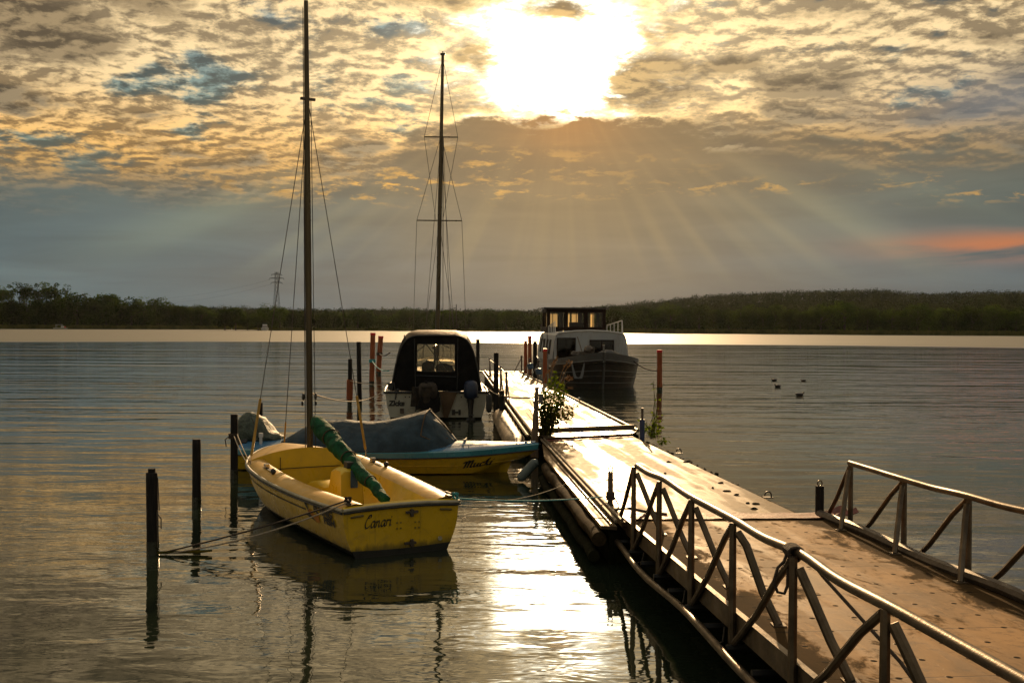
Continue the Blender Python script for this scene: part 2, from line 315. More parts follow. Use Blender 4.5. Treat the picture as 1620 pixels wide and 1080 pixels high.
# water
def watermat():
    m = bpy.data.materials.new('lake_water'); m.use_nodes = True; t = m.node_tree; b = t.nodes['Principled BSDF']; q = G(t)
    P = q.n('ShaderNodeNewGeometry').outputs['Position']; x, y, _ = q.sep(P)
    dist = q.m('SQRT', q.m('ADD', q.m('MULTIPLY', x, x), q.m('MULTIPLY', y, y)))
    b.inputs['Base Color'].default_value = (.012, .018, .010, 1); b.inputs['IOR'].default_value = 1.82
    b.inputs['Specular IOR Level'].default_value = .5
    c1 = q.comb(q.m('MULTIPLY', x, .20), y, 0.0)
    c2 = q.comb(q.m('MULTIPLY', x, .42), y, 3.0)
    c3 = q.comb(q.m('MULTIPLY', x, .17), y, 6.0)
    far = q.ss(dist, 13.0, 40.0); vfar = q.ss(dist, 35.0, 110.0)
    wob = q.m('MULTIPLY', q.m('SUBTRACT', q.noise(q.comb(q.m('MULTIPLY', x, .012), q.m('MULTIPLY', y, .02), 0), 1.0, 3, .5), .5), 30.0)
    vf = q.ss(q.m('ADD', dist, wob), 158.0, 176.0)
    swell = q.noise(c1, .85, 2, .45, .3)
    rip = q.noise(c2, 2.6, 3, .5, .4)
    fine = q.noise(c2, 11.0, 2, .5, .2)
    band1 = q.noise(c3, .42, 3, .6, .5)
    band2 = q.noise(q.comb(q.m('MULTIPLY', x, .035), q.m('MULTIPLY', y, .25), 1.0), .55, 3, .6, .5)
    patch = q.ss(q.noise(q.comb(q.m('MULTIPLY', x, .12), q.m('MULTIPLY', y, .3), 9.0), .9, 3, .5), .35, .68)
    nf = q.m('SUBTRACT', 1.0, vfar)
    hgt = q.m('MULTIPLY', swell, q.m('MULTIPLY', nf, q.m('ADD', .023, q.m('MULTIPLY', far, .034))))
    hgt = q.m('ADD', hgt, q.m('MULTIPLY', rip, q.m('MULTIPLY', nf, q.m('ADD', q.m('ADD', .0045, q.m('MULTIPLY', patch, .0095)), q.m('MULTIPLY', far, .006)))))
    hgt = q.m('ADD', hgt, q.m('MULTIPLY', fine, q.m('MULTIPLY', nf, q.m('ADD', q.m('MULTIPLY', patch, .0010), .0002))))
    hgt = q.m('ADD', hgt, q.m('MULTIPLY', band1, q.m('MULTIPLY', far, .060)))
    hgt = q.m('ADD', hgt, q.m('MULTIPLY', band2, q.m('MULTIPLY', vfar, .32)))
    bn = q.n('ShaderNodeBump'); bn.inputs['Strength'].default_value = 1.0; bn.inputs['Distance'].default_value = 1.0
    q.link(hgt, bn.inputs['Height']); q.link(bn.outputs[0], b.inputs['Normal'])
    q.link(q.m('ADD', q.m('ADD', .02, q.m('MULTIPLY', vfar, .05)), q.m('MULTIPLY', vf, .45)), b.inputs['Roughness'])
    return m
M['water'] = watermat()

# ---------------------------------------------------------------- mesh helpers
class MB:
    def __init__(s): s.v = []; s.f = []; s.uv = None
    def face(s, *pts):
        i = len(s.v); s.v += [tuple(p) for p in pts]; s.f.append(tuple(range(i, i+len(pts)))); return s
    def loft(s, secs, cap=False, closed=False):
        n = len(secs[0]); b = len(s.v)
        for q in secs: s.v += [tuple(p) for p in q]
        for i in range(len(secs)-1):
            for j in range(n if closed else n-1):
                k = (j+1) % n
                s.f.append((b+i*n+j, b+i*n+k, b+(i+1)*n+k, b+(i+1)*n+j))
        if cap:
            s.f.append(tuple(b+j for j in range(n))[::-1]); s.f.append(tuple(b+(len(secs)-1)*n+j for j in range(n)))
        return s
    def tube(s, path, r, seg=8, cap=True):
        path = [Vector(p) for p in path]; n = len(path)
        rs = r if isinstance(r, (list, tuple)) else [r]*n
        d0 = (path[1]-path[0]).normalized()
        a = Vector((0, 0, 1)) if abs(d0.z) < .9 else Vector((1, 0, 0))
        nx = d0.cross(a).normalized(); secs = []
        for i, p in enumerate(path):
            d = (path[min(i+1, n-1)]-path[max(i-1, 0)])
            d = d.normalized() if d.length > 1e-9 else d0
            nx = (nx - d*nx.dot(d)); nx = nx.normalized() if nx.length > 1e-6 else d.orthogonal().normalized()
            ny = d.cross(nx)
            secs.append([p + (nx*math.cos(2*PI*k/seg) + ny*math.sin(2*PI*k/seg))*rs[i] for k in range(seg)])
        return s.loft(secs, cap, True)
    def box(s, c, size, rot=0.0, bev=0.0):
        c = Vector(c); hx, hy, hz = (k/2 for k in size); R = Matrix.Rotation(rot, 3, 'Z')
        if bev <= 0: bev = min(size)*.06
        bv = min(bev, hx*.9, hy*.9, hz*.9)
        def ring(x, y, z, e):
            return [c + R @ Vector(p) for p in ((x-e, -y, z), (x, -y+e, z), (x, y-e, z), (x-e, y, z), (-x+e, y, z), (-x, y-e, z), (-x, -y+e, z), (-x+e, -y, z))]
        return s.loft([ring(hx-bv, hy-bv, -hz, bv*.5), ring(hx, hy, -hz+bv, bv), ring(hx, hy, hz-bv, bv), ring(hx-bv, hy-bv, hz, bv*.5)], True, True)
    def slab(s, quad, th, dn=(0, 0, -1)):
        q0 = [Vector(p) for p in quad]; d = Vector(dn)*th
        return s.loft([[p+d for p in q0], q0], True, True)
    def sphere(s, c, r, seg=10, rings=7, jit=0.0, seed=0):
        c = Vector(c); r = Vector(r) if not isinstance(r, (int, float)) else Vector((r, r, r)); secs = []
        for i in range(rings+1):
            th = PI*i/rings; th = min(max(th, .02), PI-.02); sec = []
            for k in range(seg):
                a = 2*PI*k/seg; d = Vector((math.sin(th)*math.cos(a), math.sin(th)*math.sin(a), -math.cos(th)))
                f = 1+jit*noise.noise(d*1.7+Vector((seed, 0, 0)))
                sec.append(c + Vector((d.x*r.x, d.y*r.y, d.z*r.z))*f)
            secs.append(sec)
        return s.loft(secs, True, True)
    def xf(s, mtx, start=0):
        for i in range(start, len(s.v)): s.v[i] = tuple(mtx @ Vector(s.v[i]))
        return s
    def build(s, name, m, parent=None, world=False, sharp=38, label=None):
        me = bpy.data.meshes.new(name)
        vs = s.v
        if world and parent is not None:
            p = parent
            while p.parent is not None: p = p.parent
            inv = rootmat(p).inverted(); vs = [tuple(inv @ Vector(a)) for a in vs]
        me.from_pydata(vs, [], s.f); me.validate()
        if s.uv:
            L = me.uv_layers.new(name='UVMap')
            for lp in me.loops: L.data[lp.index].uv = s.uv[lp.vertex_index]
        me.polygons.foreach_set('use_smooth', [True]*len(me.polygons))
        me.set_sharp_from_angle(angle=math.radians(sharp))
        me.materials.append(M[m] if isinstance(m, str) else m)
        o = bpy.data.objects.new(name, me); COL.objects.link(o)
        if parent is not None: o.parent = parent
        if label: o['label'] = label
        return o
def rootmat(o): return Matrix.Translation(o.location) @ o.rotation_euler.to_matrix().to_4x4() @ Matrix.Diagonal((*o.scale, 1))
def thing(name, label, cat, loc=(0, 0, 0), rz=0.0, group=None):
    o = bpy.data.objects.new(name, None); COL.objects.link(o); o.empty_display_size = .2
    o.location = loc; o.rotation_euler = (0, 0, rz); return tag(o, label, cat, group)
def tag(o, label, cat, group=None):
    o['label'] = label; o['category'] = cat
    if group: o['group'] = group
    return o
def struct(o): o['kind'] = 'structure'; return o
def solo(mb, name, m, label, cat, base, group=None, sharp=38):
    """a thing that is one mesh, its origin at its base"""
    b = Vector(base); mb.v = [tuple(Vector(p)-b) for p in mb.v]
    o = mb.build(name, m, None, sharp=sharp); o.location = b; return tag(o, label, cat, group)
def dup(o, parent=None):
    c = o.copy(); COL.objects.link(c); c.parent = parent
    for ch in [k for k in bpy.data.objects if k.parent == o]: dup(ch, c)
    return c
def lerp(a, b, t): return a+(b-a)*t
def table(ts, vs, t):
    if t <= ts[0]: return vs[0]
    for i in range(len(ts)-1):
        if t <= ts[i+1]:
            k = (t-ts[i])/(ts[i+1]-ts[i]); 
            p0 = vs[max(i-1, 0)]; p1 = vs[i]; p2 = vs[i+1]; p3 = vs[min(i+2, len(vs)-1)]
            h = ts[i+1]-ts[i]
            m1 = (p2-p0)/(ts[i+1]-ts[max(i-1, 0)])*h; m2 = (p3-p1)/(ts[min(i+2, len(ts)-1)]-ts[i])*h
            k2 = k*k; k3 = k2*k
            return (2*k3-3*k2+1)*p1+(k3-2*k2+k)*m1+(-2*k3+3*k2)*p2+(k3-k2)*m2
    return vs[-1]
def sag(a, b, drop, n=14):
    a = Vector(a); b = Vector(b)
    return [a.lerp(b, i/n) + Vector((0, 0, -drop*4*(i/n)*(1-i/n))) for i in range(n+1)]
def text2d(body, size, shear=0.0, bold=0.0):
    cu = bpy.data.curves.new('t', 'FONT'); cu.body = body; cu.size = size; cu.shear = shear; cu.offset = bold
    o = bpy.data.objects.new('t', cu); COL.objects.link(o)
    dg = bpy.context.evaluated_depsgraph_get(); me = bpy.data.meshes.new_from_object(o.evaluated_get(dg))
    vs = [(p.co.x, p.co.y) for p in me.vertices]; fs = [tuple(p.vertices) for p in me.polygons]
    bpy.data.objects.remove(o); bpy.data.meshes.remove(me); bpy.data.curves.remove(cu); return vs, fs
def spl(pts, n=6):
    out = []
    for i in range(len(pts)-1):
        p0 = pts[max(i-1, 0)]; p1 = pts[i]; p2 = pts[i+1]; p3 = pts[min(i+2, len(pts)-1)]
        for k in range(n):
            t = k/n
            out.append(tuple(.5*((2*b)+(c-a)*t+(2*a-5*b+4*c-d)*t*t+(3*b-a-3*c+d)*t**3) for a, b, c, d in zip(p0, p1, p2, p3)))
    out.append(tuple(pts[-1])); return out
def strokes2d(strokes, w, nib=.7):
    """pen strokes with a slanted nib -> flat ribbon faces"""
    vs = []; fs = []
    nx, ny = math.cos(nib)*w/2, math.sin(nib)*w/2
    for st in strokes:
        p = spl([(a[0]+.28*a[1], a[1]) for a in st], 5); b = len(vs)
        for i, a in enumerate(p):
            q0 = p[max(i-1, 0)]; q1 = p[min(i+1, len(p)-1)]; dx_, dy_ = q1[0]-q0[0], q1[1]-q0[1]; L = math.hypot(dx_, dy_) or 1
            px_, py_ = -dy_/L*w*.22, dx_/L*w*.22
            sgn = 1 if (px_*nx+py_*ny) >= 0 else -1
            ox, oy = px_+sgn*nx*.8, py_+sgn*ny*.8
            vs += [(a[0]-ox, a[1]-oy), (a[0]+ox, a[1]+oy)]
            if i: fs.append((b+2*i-2, b+2*i-1, b+2*i+1, b+2*i))
    return vs, fs
def letters(v2, f2, fn, name, m, parent, label=None):
    mb = MB(); mb.v = [tuple(fn(a, b)) for a, b in v2]; mb.f = f2
    return mb.build(name, m, parent, label=label)
a_ = [[(.55, .42), (.40, .50), (.18, .42), (.08, .18), (.22, .0), (.42, .12), (.55, .42), (.52, .1), (.62, .0), (.74, .1)]]
n_ = [[(0, .40), (.10, .48), (.12, .3), (.06, 0)], [(.08, .22), (.28, .46), (.42, .44), (.40, .2), (.42, .03), (.50, 0), (.62, .1)]]
r_ = [[(0, .40), (.10, .48), (.10, .25), (.06, 0)], [(.08, .25), (.22, .46), (.36, .46), (.38, .36)]]
i_ = [[(0, .38), (.10, .46), (.08, .1), (.16, 0), (.28, .1)], [(.12, .66), (.17, .70), (.14, .64)]]
C_ = [[(.62, .80), (.66, .96), (.48, 1.02), (.18, .72), (.04, .32), (.20, .02), (.46, .04), (.66, .2)], [(.48, 1.02), (.30, .92), (.36, .80), (.50, .84)]]
M_ = [[(-.1, .60), (0, .78), (.16, .66), (.12, .3), (.02, 0)], [(.12, .45), (.34, .86), (.44, .70), (.36, .0)], [(.40, .45), (.66, .88), (.76, .70), (.68, .12), (.78, 0), (.92, .12)]]
u_ = [[(0, .40), (.10, .46), (.06, .15), (.14, 0), (.32, .12), (.46, .44)], [(.46, .44), (.42, .1), (.52, 0), (.64, .1)]]
c_ = [[(.42, .38), (.34, .48), (.14, .40), (.06, .14), (.20, 0), (.46, .12)]]
k_ = [[(0, .5), (.22, .92), (.16, .5), (.06, 0)], [(.40, .46), (.16, .26), (.30, .12), (.40, 0), (.52, .1)]]
def word(parts, sp):
    out = []; x = 0
    for st, adv in parts:
        out += [[(a+x, b) for a, b in s_] for s_ in st]; x += adv
    return out
CANARI = word([(C_, .72), (a_, .68), (n_, .62), (a_, .68), (r_, .46), (i_, .3)], 0)
MUCKI = word([(M_, .95), (u_, .62), (c_, .52), (k_, .55), (i_, .3)], 0)

# ================================================================ SETTING
mb = MB(); N = 24
xs = [-2600+5200*i/N for i in range(N+1)]; ys = [-60, 0, 20, 60, 150, 300, 480, 700]
for j, y in enumerate(ys):
    for x in xs: mb.v.append((x, y, 0))
for j in range(len(ys)-1):
    for i in range(N): mb.f.append((j*(N+1)+i, j*(N+1)+i+1, (j+1)*(N+1)+i+1, (j+1)*(N+1)+i))
struct(mb.build('lake_water', 'water'))
M['ground'] = mat('forest_floor', (.020, .024, .008), 1.0, 0, .4, .02, spec=0.0)
SH = [(-200, 519.2), (0, 520.0), (200, 520.6), (370, 521.2), (405, 521.6), (420, 522.6), (560, 522.9), (860, 524.6), (1000, 526.6), (1300, 529.0), (1620, 531.2), (1900, 533.2)]
def shore(px):
    for i in range(len(SH)-1):
        if px <= SH[i+1][0]:
            t = (px-SH[i][0])/(SH[i+1][0]-SH[i][0]); return lerp(SH[i][1], SH[i+1][1], t)
    return SH[-1][1]
HT = ([-200, 0, 240, 350, 480, 640, 860, 1000, 1130, 1380, 1450, 1620, 1900], [489, 487, 487, 489, 492, 492, 493, 483, 470, 462, 467, 464, 464])
def hillz(px, d):       # terrain height (without the wood on it) at distance d behind a column of the photo
    s = atz(px, shore(px)).y; top = aty(px, table(*HT, px), 900).z-7
    t = min(1, max(0, (d-s-25)/(900-s-25))); return .5+max(0, top-.5)*t*t*(3-2*t)
mb = MB(); cols = list(range(-300, 1961, 20)); rows = [0, 3, 12, 30, 80, 150, 230, 320, 420, 560, 900]
for px in cols:
    s = atz(px, shore(px)).y
    for k, r in enumerate(rows):
        d = s+r; X = ray(px, 520).x*d
        z = -.4 if k == 0 else (.15 if k == 1 else hillz(px, d)+(1.5*noise.noise(Vector((X*.02, d*.02, 0))) if k > 3 else 0))
        mb.v.append((X, d, z))
n = len(rows)
for i in range(len(cols)-1):
    for k in range(n-1): mb.f.append((i*n+k, (i+1)*n+k, (i+1)*n+k+1, i*n+k+1))
struct(mb.build('far_hills', 'ground'))

# ================================================================ PONTOON PIER
ZD = .5
def deck_part(quad, parent, m, th=.05, name='deck'):
    """quad: near left, near right, far right, far left (world)"""
    b = MB(); b.uv = []
    nl, nr, fr, fl = quad; n_ = 12
    L = (fl-nl).length; W = (nr-nl).length
    for i in range(n_+1):
        t = i/n_; a = nl.lerp(fl, t); c = nr.lerp(fr, t)
        b.v += [tuple(a), tuple(c), tuple(a-Vector((0, 0, th))), tuple(c-Vector((0, 0, th)))]; b.uv += [(0, L*t), (W, L*t), (0, L*t), (W, L*t)]
    for i in range(n_):
        o = i*4; b.f += [(o, o+1, o+5, o+4), (o+2, o, o+4, o+6), (o+1, o+3, o+7, o+5), (o+3, o+2, o+6, o+7)]
    b.f += [(0, 2, 3, 1), (n_*4, n_*4+1, n_*4+3, n_*4+2)]
    return b.build(name, m, parent, world=True)
up = Vector((0, 0, 1))
mNL, mNR, mFR, mFL = atz(983, 826, ZD), atz(1264, 814, ZD), atz(1001, 690, ZD), atz(862, 697, ZD)
pon = thing('pontoon', 'long near pontoon with a worn metal deck between the gangway and the red strip', 'pontoon', (mNL+mNR)/2-up*.5, 0, 'floating pontoons of the jetty')
deck_part((mNL, mNR, mFR, mFL), pon, 'deck_pontoon')
lo0, lo1 = atz(951, 831, .45), atz(861, 721, .45)
dirm = (mFL-mNL).normalized(); sdm = Vector((dirm.y, -dirm.x, 0))
b = MB()
sN, sF = mNL-sdm*.05-up*.05, mFL-sdm*.05-up*.05
deck_part((lo0, sN, sF, lo1), pon, 'deck_pontoon', .04, 'side_step')
for off, z in ((-.015, .045), (-.075, .03)):
    b.tube([mNL+sdm*off+up*z-dirm*.1, mFL+sdm*off+up*z], .022, 8)
b.build('edge_pipes', 'steel', pon, world=True)
dl = (lo1-lo0).normalized(); sl_ = Vector((dl.y, -dl.x, 0))
p = [lo0+dl*(-.05+k*.5)+up*(-.15+.010*math.sin(k*2.3)) + sl_*(-.03+.012*math.sin(k*1.7)) for k in range(13)]
MB().tube(p, [.088+.008*math.sin(k*3.1) for k in range(13)], 14).build('float_tube', 'log', pon, world=True)
p = [q_-sl_*.06-up*.20 for q_ in p]
MB().tube(p, .07, 10).build('lower_tube', 'algae', pon, world=True)
rd = (mFR-mNR).normalized(); rs = Vector((rd.y, -rd.x, 0))
b = MB(); b.slab([mNR+rs*.17-up*.07, mNR+rs*.0-up*.07, mFR-up*.07, mFR+rs*.17-up*.07], .22); b.build('right_float', 'log', pon, world=True)
b = MB(); q4 = [lo0+sl_*.1-up*.1, mNR+rs*.02-up*.1, mFR+rs*.02-up*.1, lo1+sl_*.1-up*.1]
b.slab([Vector((a.x, a.y, .38)) for a in q4], .55); b.build('pontoon_hull', 'algae', pon, world=True)
rng = random.Random(3)
b = MB()
for k in range(46):            # moss and debris on the outer right edge
    t = rng.random(); c = mNR.lerp(mFR, t)+rs*rng.uniform(.0, .15)
    b.sphere(c+up*(-.06+rng.uniform(0, .03)), (rng.uniform(.02, .06), rng.uniform(.03, .1), rng.uniform(.01, .035)), 6, 4, .5, k)
b.build('edge_moss', 'algae', pon, world=True)['kind'] = 'stuff'
for px, py in ((1215, 787), (1074, 717)):
    c = atz(px, py, ZD); b = MB()
    b.tube([c+Vector((.045*math.cos(t), 0, .03+.055*math.sin(t))) for t in [k*PI/8-PI*.1 for k in range(10)]], .011, 6)
    b.box(c+up*.006, (.13, .08, .012)); b.build('mooring_ring', 'steel_dark', pon, world=True)
for px, py, a_, c_2 in ((1058, 731, .05, .02), (1085, 731, .04, .02), (1052, 749, .02, .02), (1128, 772, .02, .01), (1140, 764, .05, .025), (1165, 783, .04, .015), (1150, 777, .06, .012), (1183, 796, .03, .025), (1196, 797, .05, .02), (1193, 805, .05, .02)):
    b = MB(); b.sphere(atz(px, py, ZD)+up*.006, (a_, c_2, .016), 7, 4, .8, px); b.build('debris', 'algae', pon, world=True)

fNL, fNR, fFR, fFL = atz(845, 689, ZD), atz(1007, 683, ZD), atz(821, 588.3, ZD), atz(768, 588, ZD)
pf = thing('pontoon', 'long far pontoon lined with stanchions, running out to the white houseboat', 'pontoon', (fNL+fNR)/2-up*.5, 0, 'floating pontoons of the jetty')
deck_part((fNL, fNR, fFR, fFL), pf, 'deck_pontoon')
fd = (fFL-fNL).normalized(); fs = Vector((fd.y, -fd.x, 0)); gd = (fFR-fNR).normalized(); gs = Vector((gd.y, -gd.x, 0))
b = MB()
b.tube([fNL-fs*.02+up*.05, fFL-fs*.02+up*.05], .035, 8); b.tube([fNL-fs*.14+up*.0, fFL-fs*.14], .03, 8)
b.tube([fNR+gs*.03+up*.03, fFR+gs*.03+up*.03], .04, 8); b.build('edge_pipes', 'steel', pf, world=True)
b = MB(); b.slab([a-up*.06 for a in (fNL-fs*.05, fNR+gs*.05, fFR+gs*.05, fFL-fs*.05)], .5); b.build('pontoon_hull', 'algae', pf, world=True)
p = [fNL+fd*(.3+k*.55)-fs*.33+up*(-.28) for k in range(15)]
MB().tube(p, [.12]+[.24+.012*math.sin(k*2.9) for k in range(13)]+[.12], 14).build('float_tube', 'drum', pf, world=True)
b = MB(); b.tube([q_-fs*.225+up*(.02*math.sin(i)) for i, q_ in enumerate(p)], .014, 6); b.build('lashing_rope', 'rope', pf, world=True)
b = MB(); y0 = fFL+Vector((.1, .25, -.1)); b.slab([y0+Vector((-.6, 0, .12)), y0+Vector((1.9, -.1, .12)), y0+Vector((1.9, .25, .12)), y0+Vector((-.6, .35, .12))], .08)
b.build('end_plank', 'steel_dark', pf, world=True)
for k in (1, 2, 3, 4):      # plate ridges across
    pass
# leaning stanchions on both sides of the far pontoon
pl = 0
prev = None
for px, py, d in ((762, 568, 44), (769, 574, 39), (776.5, 581, 34.5), (783, 590, 31)):
    t_ = aty(px, py, d); base = fNL.lerp(fFL, (d-fNL.y)/(fFL.y-fNL.y)) - fs*.04
    b = MB(); b.tube([base, Vector((base.x, base.y, t_.z))], .035, 8); b.tube([Vector((base.x, base.y, t_.z-.05)), base-fd*1.7+up*.05], .022, 6)
    b.sphere((base.x, base.y, t_.z), .05, 8, 5); b.build('stanchion', 'steel_dark', pf, world=True)
    if prev is not None: MB().tube([prev, Vector((base.x, base.y, t_.z-.03))], .018, 6).build('side_rail', 'steel_dark', pf, world=True)
    prev = Vector((base.x, base.y, t_.z-.03))
for px, py, d in ((821, 564, 50), (831, 568, 46), (842, 571, 42.5), (853, 581, 38.5), (866, 592, 34.5)):
    t_ = aty(px, py, d); base = fNR.lerp(fFR, (d-fNR.y)/(fFR.y-fNR.y)) + gs*.08
    b = MB(); b.tube([base, Vector((base.x, base.y, t_.z))], .035, 8)
    b.tube([Vector((base.x, base.y, t_.z-.04)), base-gs*.42-gd*.5+up*.02], .022, 6); b.sphere((base.x, base.y, t_.z), .06, 8, 5)
    b.build('stanchion', 'steel_dark', pf, world=True)
# joint between the two pontoons
jt = thing('joint_ramp', 'low hinged ramp plate with a cross pipe joining the two pontoons beside the bush', 'ramp', (fNL+fNR)/2)
b = MB(); b.slab([mFL+Vector((.05, .02, .06)), mFR+Vector((0, .02, .06)), fNR+Vector((-.02, -.12, .03)), fNL+Vector((.12, -.12, .03))], .02); b.build('ramp_plate', 'deck_pontoon' if False else 'steel', jt, world=True)
b = MB(); b.tube([fNL+Vector((.1, .12, .10)), fNR+Vector((-.05, .12, .10))], .05, 10); b.build('cross_pipe', 'steel', jt, world=True)
b = MB(); b.tube([fNL+Vector((.1, -.03, .065)), fNR+Vector((-.05, -.03, .065))], .02, 8); b.build('hinge_bar', 'steel_dark', jt, world=True)
def matstrip(a, c, wd, name, label, lump=None):
    b = MB(); n_ = 30; d_ = (c-a).normalized(); s_ = Vector((-d_.y, d_.x, 0)); secs = []
    for i in range(n_+1):
        t = i/n_; p_ = a.lerp(c, t); k_ = lump(t) if lump else 0
        secs.append([p_+s_*(wd*(j/5-.5)*(1+.25*k_+.12*noise.noise(Vector((t*9, j, 1)))))+up*(.012+.012*noise.noise(Vector((t*14, j*.7, 0)))+k_*(.07*math.sin(j*1.3+.5)+.05*noise.noise(Vector((t*40, j*.9, 5)))+.05)) for j in range(6)])
    b.loft(secs); b.loft([[q_-up*.008 for q_ in s2] for s2 in secs])
    return solo(b, name, 'mat_red', label, 'mat', (a+c)/2)
matstrip(mFL+Vector((.0, -.10, .005)), mFR+Vector((-.05, -.10, .005)), .22, 'rubber_mat', 'narrow red-brown rubber strip across the jetty at the ramp between the pontoons')
gl0 = lambda d: 1.384+.09*(12.3-d)
def gp(d, ac, h): return Vector((gl0(d)+ac, d+.09*ac, ZD+.021*(12-d)+h))
matstrip(gp(12.12, .05, .012), gp(12.05, 2.75, .012), .34, 'rubber_mat', 'long dull red rubber mat with a crumpled end where the gangway meets the pontoon', lambda t: max(0, (t-.86)/.14)**1.2*.9 if t > .86 else 0)

# ================================================================ GANGWAY
GW = 2.43
gw = thing('gangway', 'sloping metal gangway with bent pipe railings in the foreground', 'gangway', gp(12.2, GW/2, -.5))
deck_part((gp(1.0, 0, 0), gp(1.0, GW, 0), gp(12.2, GW, 0), gp(12.2, 0, 0)), gw, 'deck_gang', .03)
def gpath(ac, h, d0, d1, wob=.0, n=40, seed=0):
    return [gp(lerp(d0, d1, i/n), ac+wob*noise.noise(Vector((i*.19, seed, 0))), h+wob*noise.noise(Vector((i*.21, seed, 7)))) for i in range(n+1)]
for ac, s_ in ((-.035, -1), (GW+.035, 1)):
    b = MB(); b.slab([gp(1.0, ac-.025, .02), gp(1.0, ac+.025, .02), gp(12.2, ac+.025, .02), gp(12.2, ac-.025, .02)], .17); b.build('side_beam', 'steel', gw, world=True)
MB().tube(gpath(GW-.06, .035, 1.0, 12.1, .03, 40, 3), .055, 8).build('kerb_pipe', 'steel_dark', gw, world=True)
DL = [11.38, 10.16, 8.95, 7.76, 6.50, 5.21, 3.95, 2.7]
# handrails: sagging between knocks, slightly bent
wob_l = {0: 0, 1: -.012, 2: .0, 3: -.01, 4: .012, 5: -.008, 6: .01, 7: 0}
def railpath(ac, ds, seed):
    pts = []
    for i, d in enumerate(ds):
        pts.append(tuple(gp(d, ac+.015*math.sin(i*2.1+seed), .72+.009*math.sin(i*1.9+seed*2))))
        if i < len(ds)-1: pts.append(tuple(gp((d+ds[i+1])/2, ac+.012*math.sin(i*1.3+seed), .72-.010+.007*math.sin(i*3.1+seed))))
    return [Vector(q_) for q_ in spl(pts, 6)]
MB().tube(railpath(-.05, DL, 0), .032, 12).build('handrail', 'steel', gw, world=True)
DR = [11.5, 10.2, 8.97, 7.72, 6.5, 5.2]
MB().tube(railpath(GW+.03, DR, 1.3), .032, 12).build('handrail', 'steel', gw, world=True)
def gpost(ds, side, ac):
    s_ = 1 if side == 'l' else -1
    for i, d in enumerate(ds):
        MB().tube([gp(d, ac, .71), gp(d, ac, .2), gp(d, ac, -.26 if side == 'l' else -.12)], [.027, .030, .032], 8).build('post', 'steel', gw, world=True)
        if i < len(ds)-1 or side == 'l':
            bend = .05 if i == 3 and side == 'l' else .0
            b = MB(); b.tube([gp(d-.02, ac+s_*.03, .64), gp(d-.08, ac+s_*.08, .50+bend), gp(d-.20, ac+s_*.17, .22), gp(d-.32, ac+s_*.25, .004)], .028 if i < 3 else .032, 8)
            b.box(gp(d-.32, ac+s_*.25, .006), (.10, .10, .012)); b.build('inner_brace', 'steel', gw, world=True)
        dp = ds[i-1]-.06 if i else 12.15
        h0 = -.20 if i else .0
        bn = .05 if i == 3 and side == 'l' else .01
        MB().tube([gp(d+.03, ac, .68), gp(lerp(d, dp, .25), ac+bn*.5, lerp(.68, h0, .22)+bn), gp(lerp(d, dp, .6), ac, lerp(.68, h0, .62)), gp(dp, ac, h0)], .026, 8).build('diagonal', 'steel', gw, world=True)
gpost(DL, 'l', -.085); gpost(DR, 'r', GW+.06)
pts = [gp(d, -.17+.015*math.sin(d*2.2), -.27+.025*math.sin(d*1.7)) for d in [12.3-.28*k for k in range(38)]]
MB().tube(pts, .034, 10).build('lower_pipe', 'steel', gw, world=True)
pts = [gp(d, GW+.12, -.24) for d in [12.3-.5*k for k in range(22)]]
MB().tube(pts, .034, 10).build('lower_pipe', 'steel_dark', gw, world=True)
b = MB()
for k in range(18):
    d = 11.9-.6*k; b.tube([gp(d, -.15, -.24), gp(d, GW+.1, -.22)], .03, 6)
for a_c in (.35, 1.2, 2.05): b.tube([gp(12.1, a_c, -.12), gp(1.2, a_c, -.12)], .06, 6)
b.build('cross_beams', 'black_paint', gw, world=True)  # coloured near black to stand in for the shade under the gangway
for d in (10.9, 9.2, 8.0, 6.2):
    b = MB(); b.tube([gp(d, -.07, -.16), gp(d-.12, -.12, -.24), gp(d-.3, -.2, -.20)], .006, 5); b.build('cable', 'wire', gw, world=True)
# float box carrying the gangway's far end, in the shade below it
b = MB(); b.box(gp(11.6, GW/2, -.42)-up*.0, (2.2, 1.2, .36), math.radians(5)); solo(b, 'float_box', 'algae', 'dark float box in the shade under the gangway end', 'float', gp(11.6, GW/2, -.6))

# ================================================================ PILES AND POSTS
def pile(px, wl, pt, ptx, wpx, label, colm='pile_black', grp=None, cap=None, cat='mooring post', name='mooring_post', parts=()):
    b0 = atz(px, wl, 0); t_ = aty(ptx, pt, b0.y); r = wpx/1600*b0.y/2
    o = thing(name, label, cat, b0, 0, grp)
    dd = t_-b0
    n_ = 10; path = [b0-up*1.2]+[b0+dd*(k/n_) for k in range(n_+1)]
    rr = [r*1.03]+[r*(1.02-.05*k/n_+.015*math.sin(k*2.7+px)) for k in range(n_+1)]
    path.append(t_+up*r*.12); rr.append(r*.86)
    MB().tube(path, rr, 14).build('shaft', colm, o, world=True)
    if cap: MB().tube([t_-dd.normalized()*.09, t_+up*.02], r*1.05, 14).build('cap', cap, o, world=True)
    MB().tube([b0-up*.3, b0+dd.normalized()*.16], r*1.02+.003, 14).build('waterline_growth', 'pile_wet', o, world=True)
    return o, b0, t_, r
GPB = 'tarred posts along the left berths'
o, b0, t_, r = pile(242, 876, 748, 240, 18.5, 'nearest thick black mooring post with a chain, at the lower left of the lake', grp=GPB); P1 = (b0, t_, r)
MB().tube([t_, t_+up*.055], r*.62, 12).build('stub', 'pile_black', o, world=True)
b = MB(); b.tube([t_+Vector((r+.01, -.02, -.05)), t_+Vector((r+.03, -.02, -.45))], .006, 5)
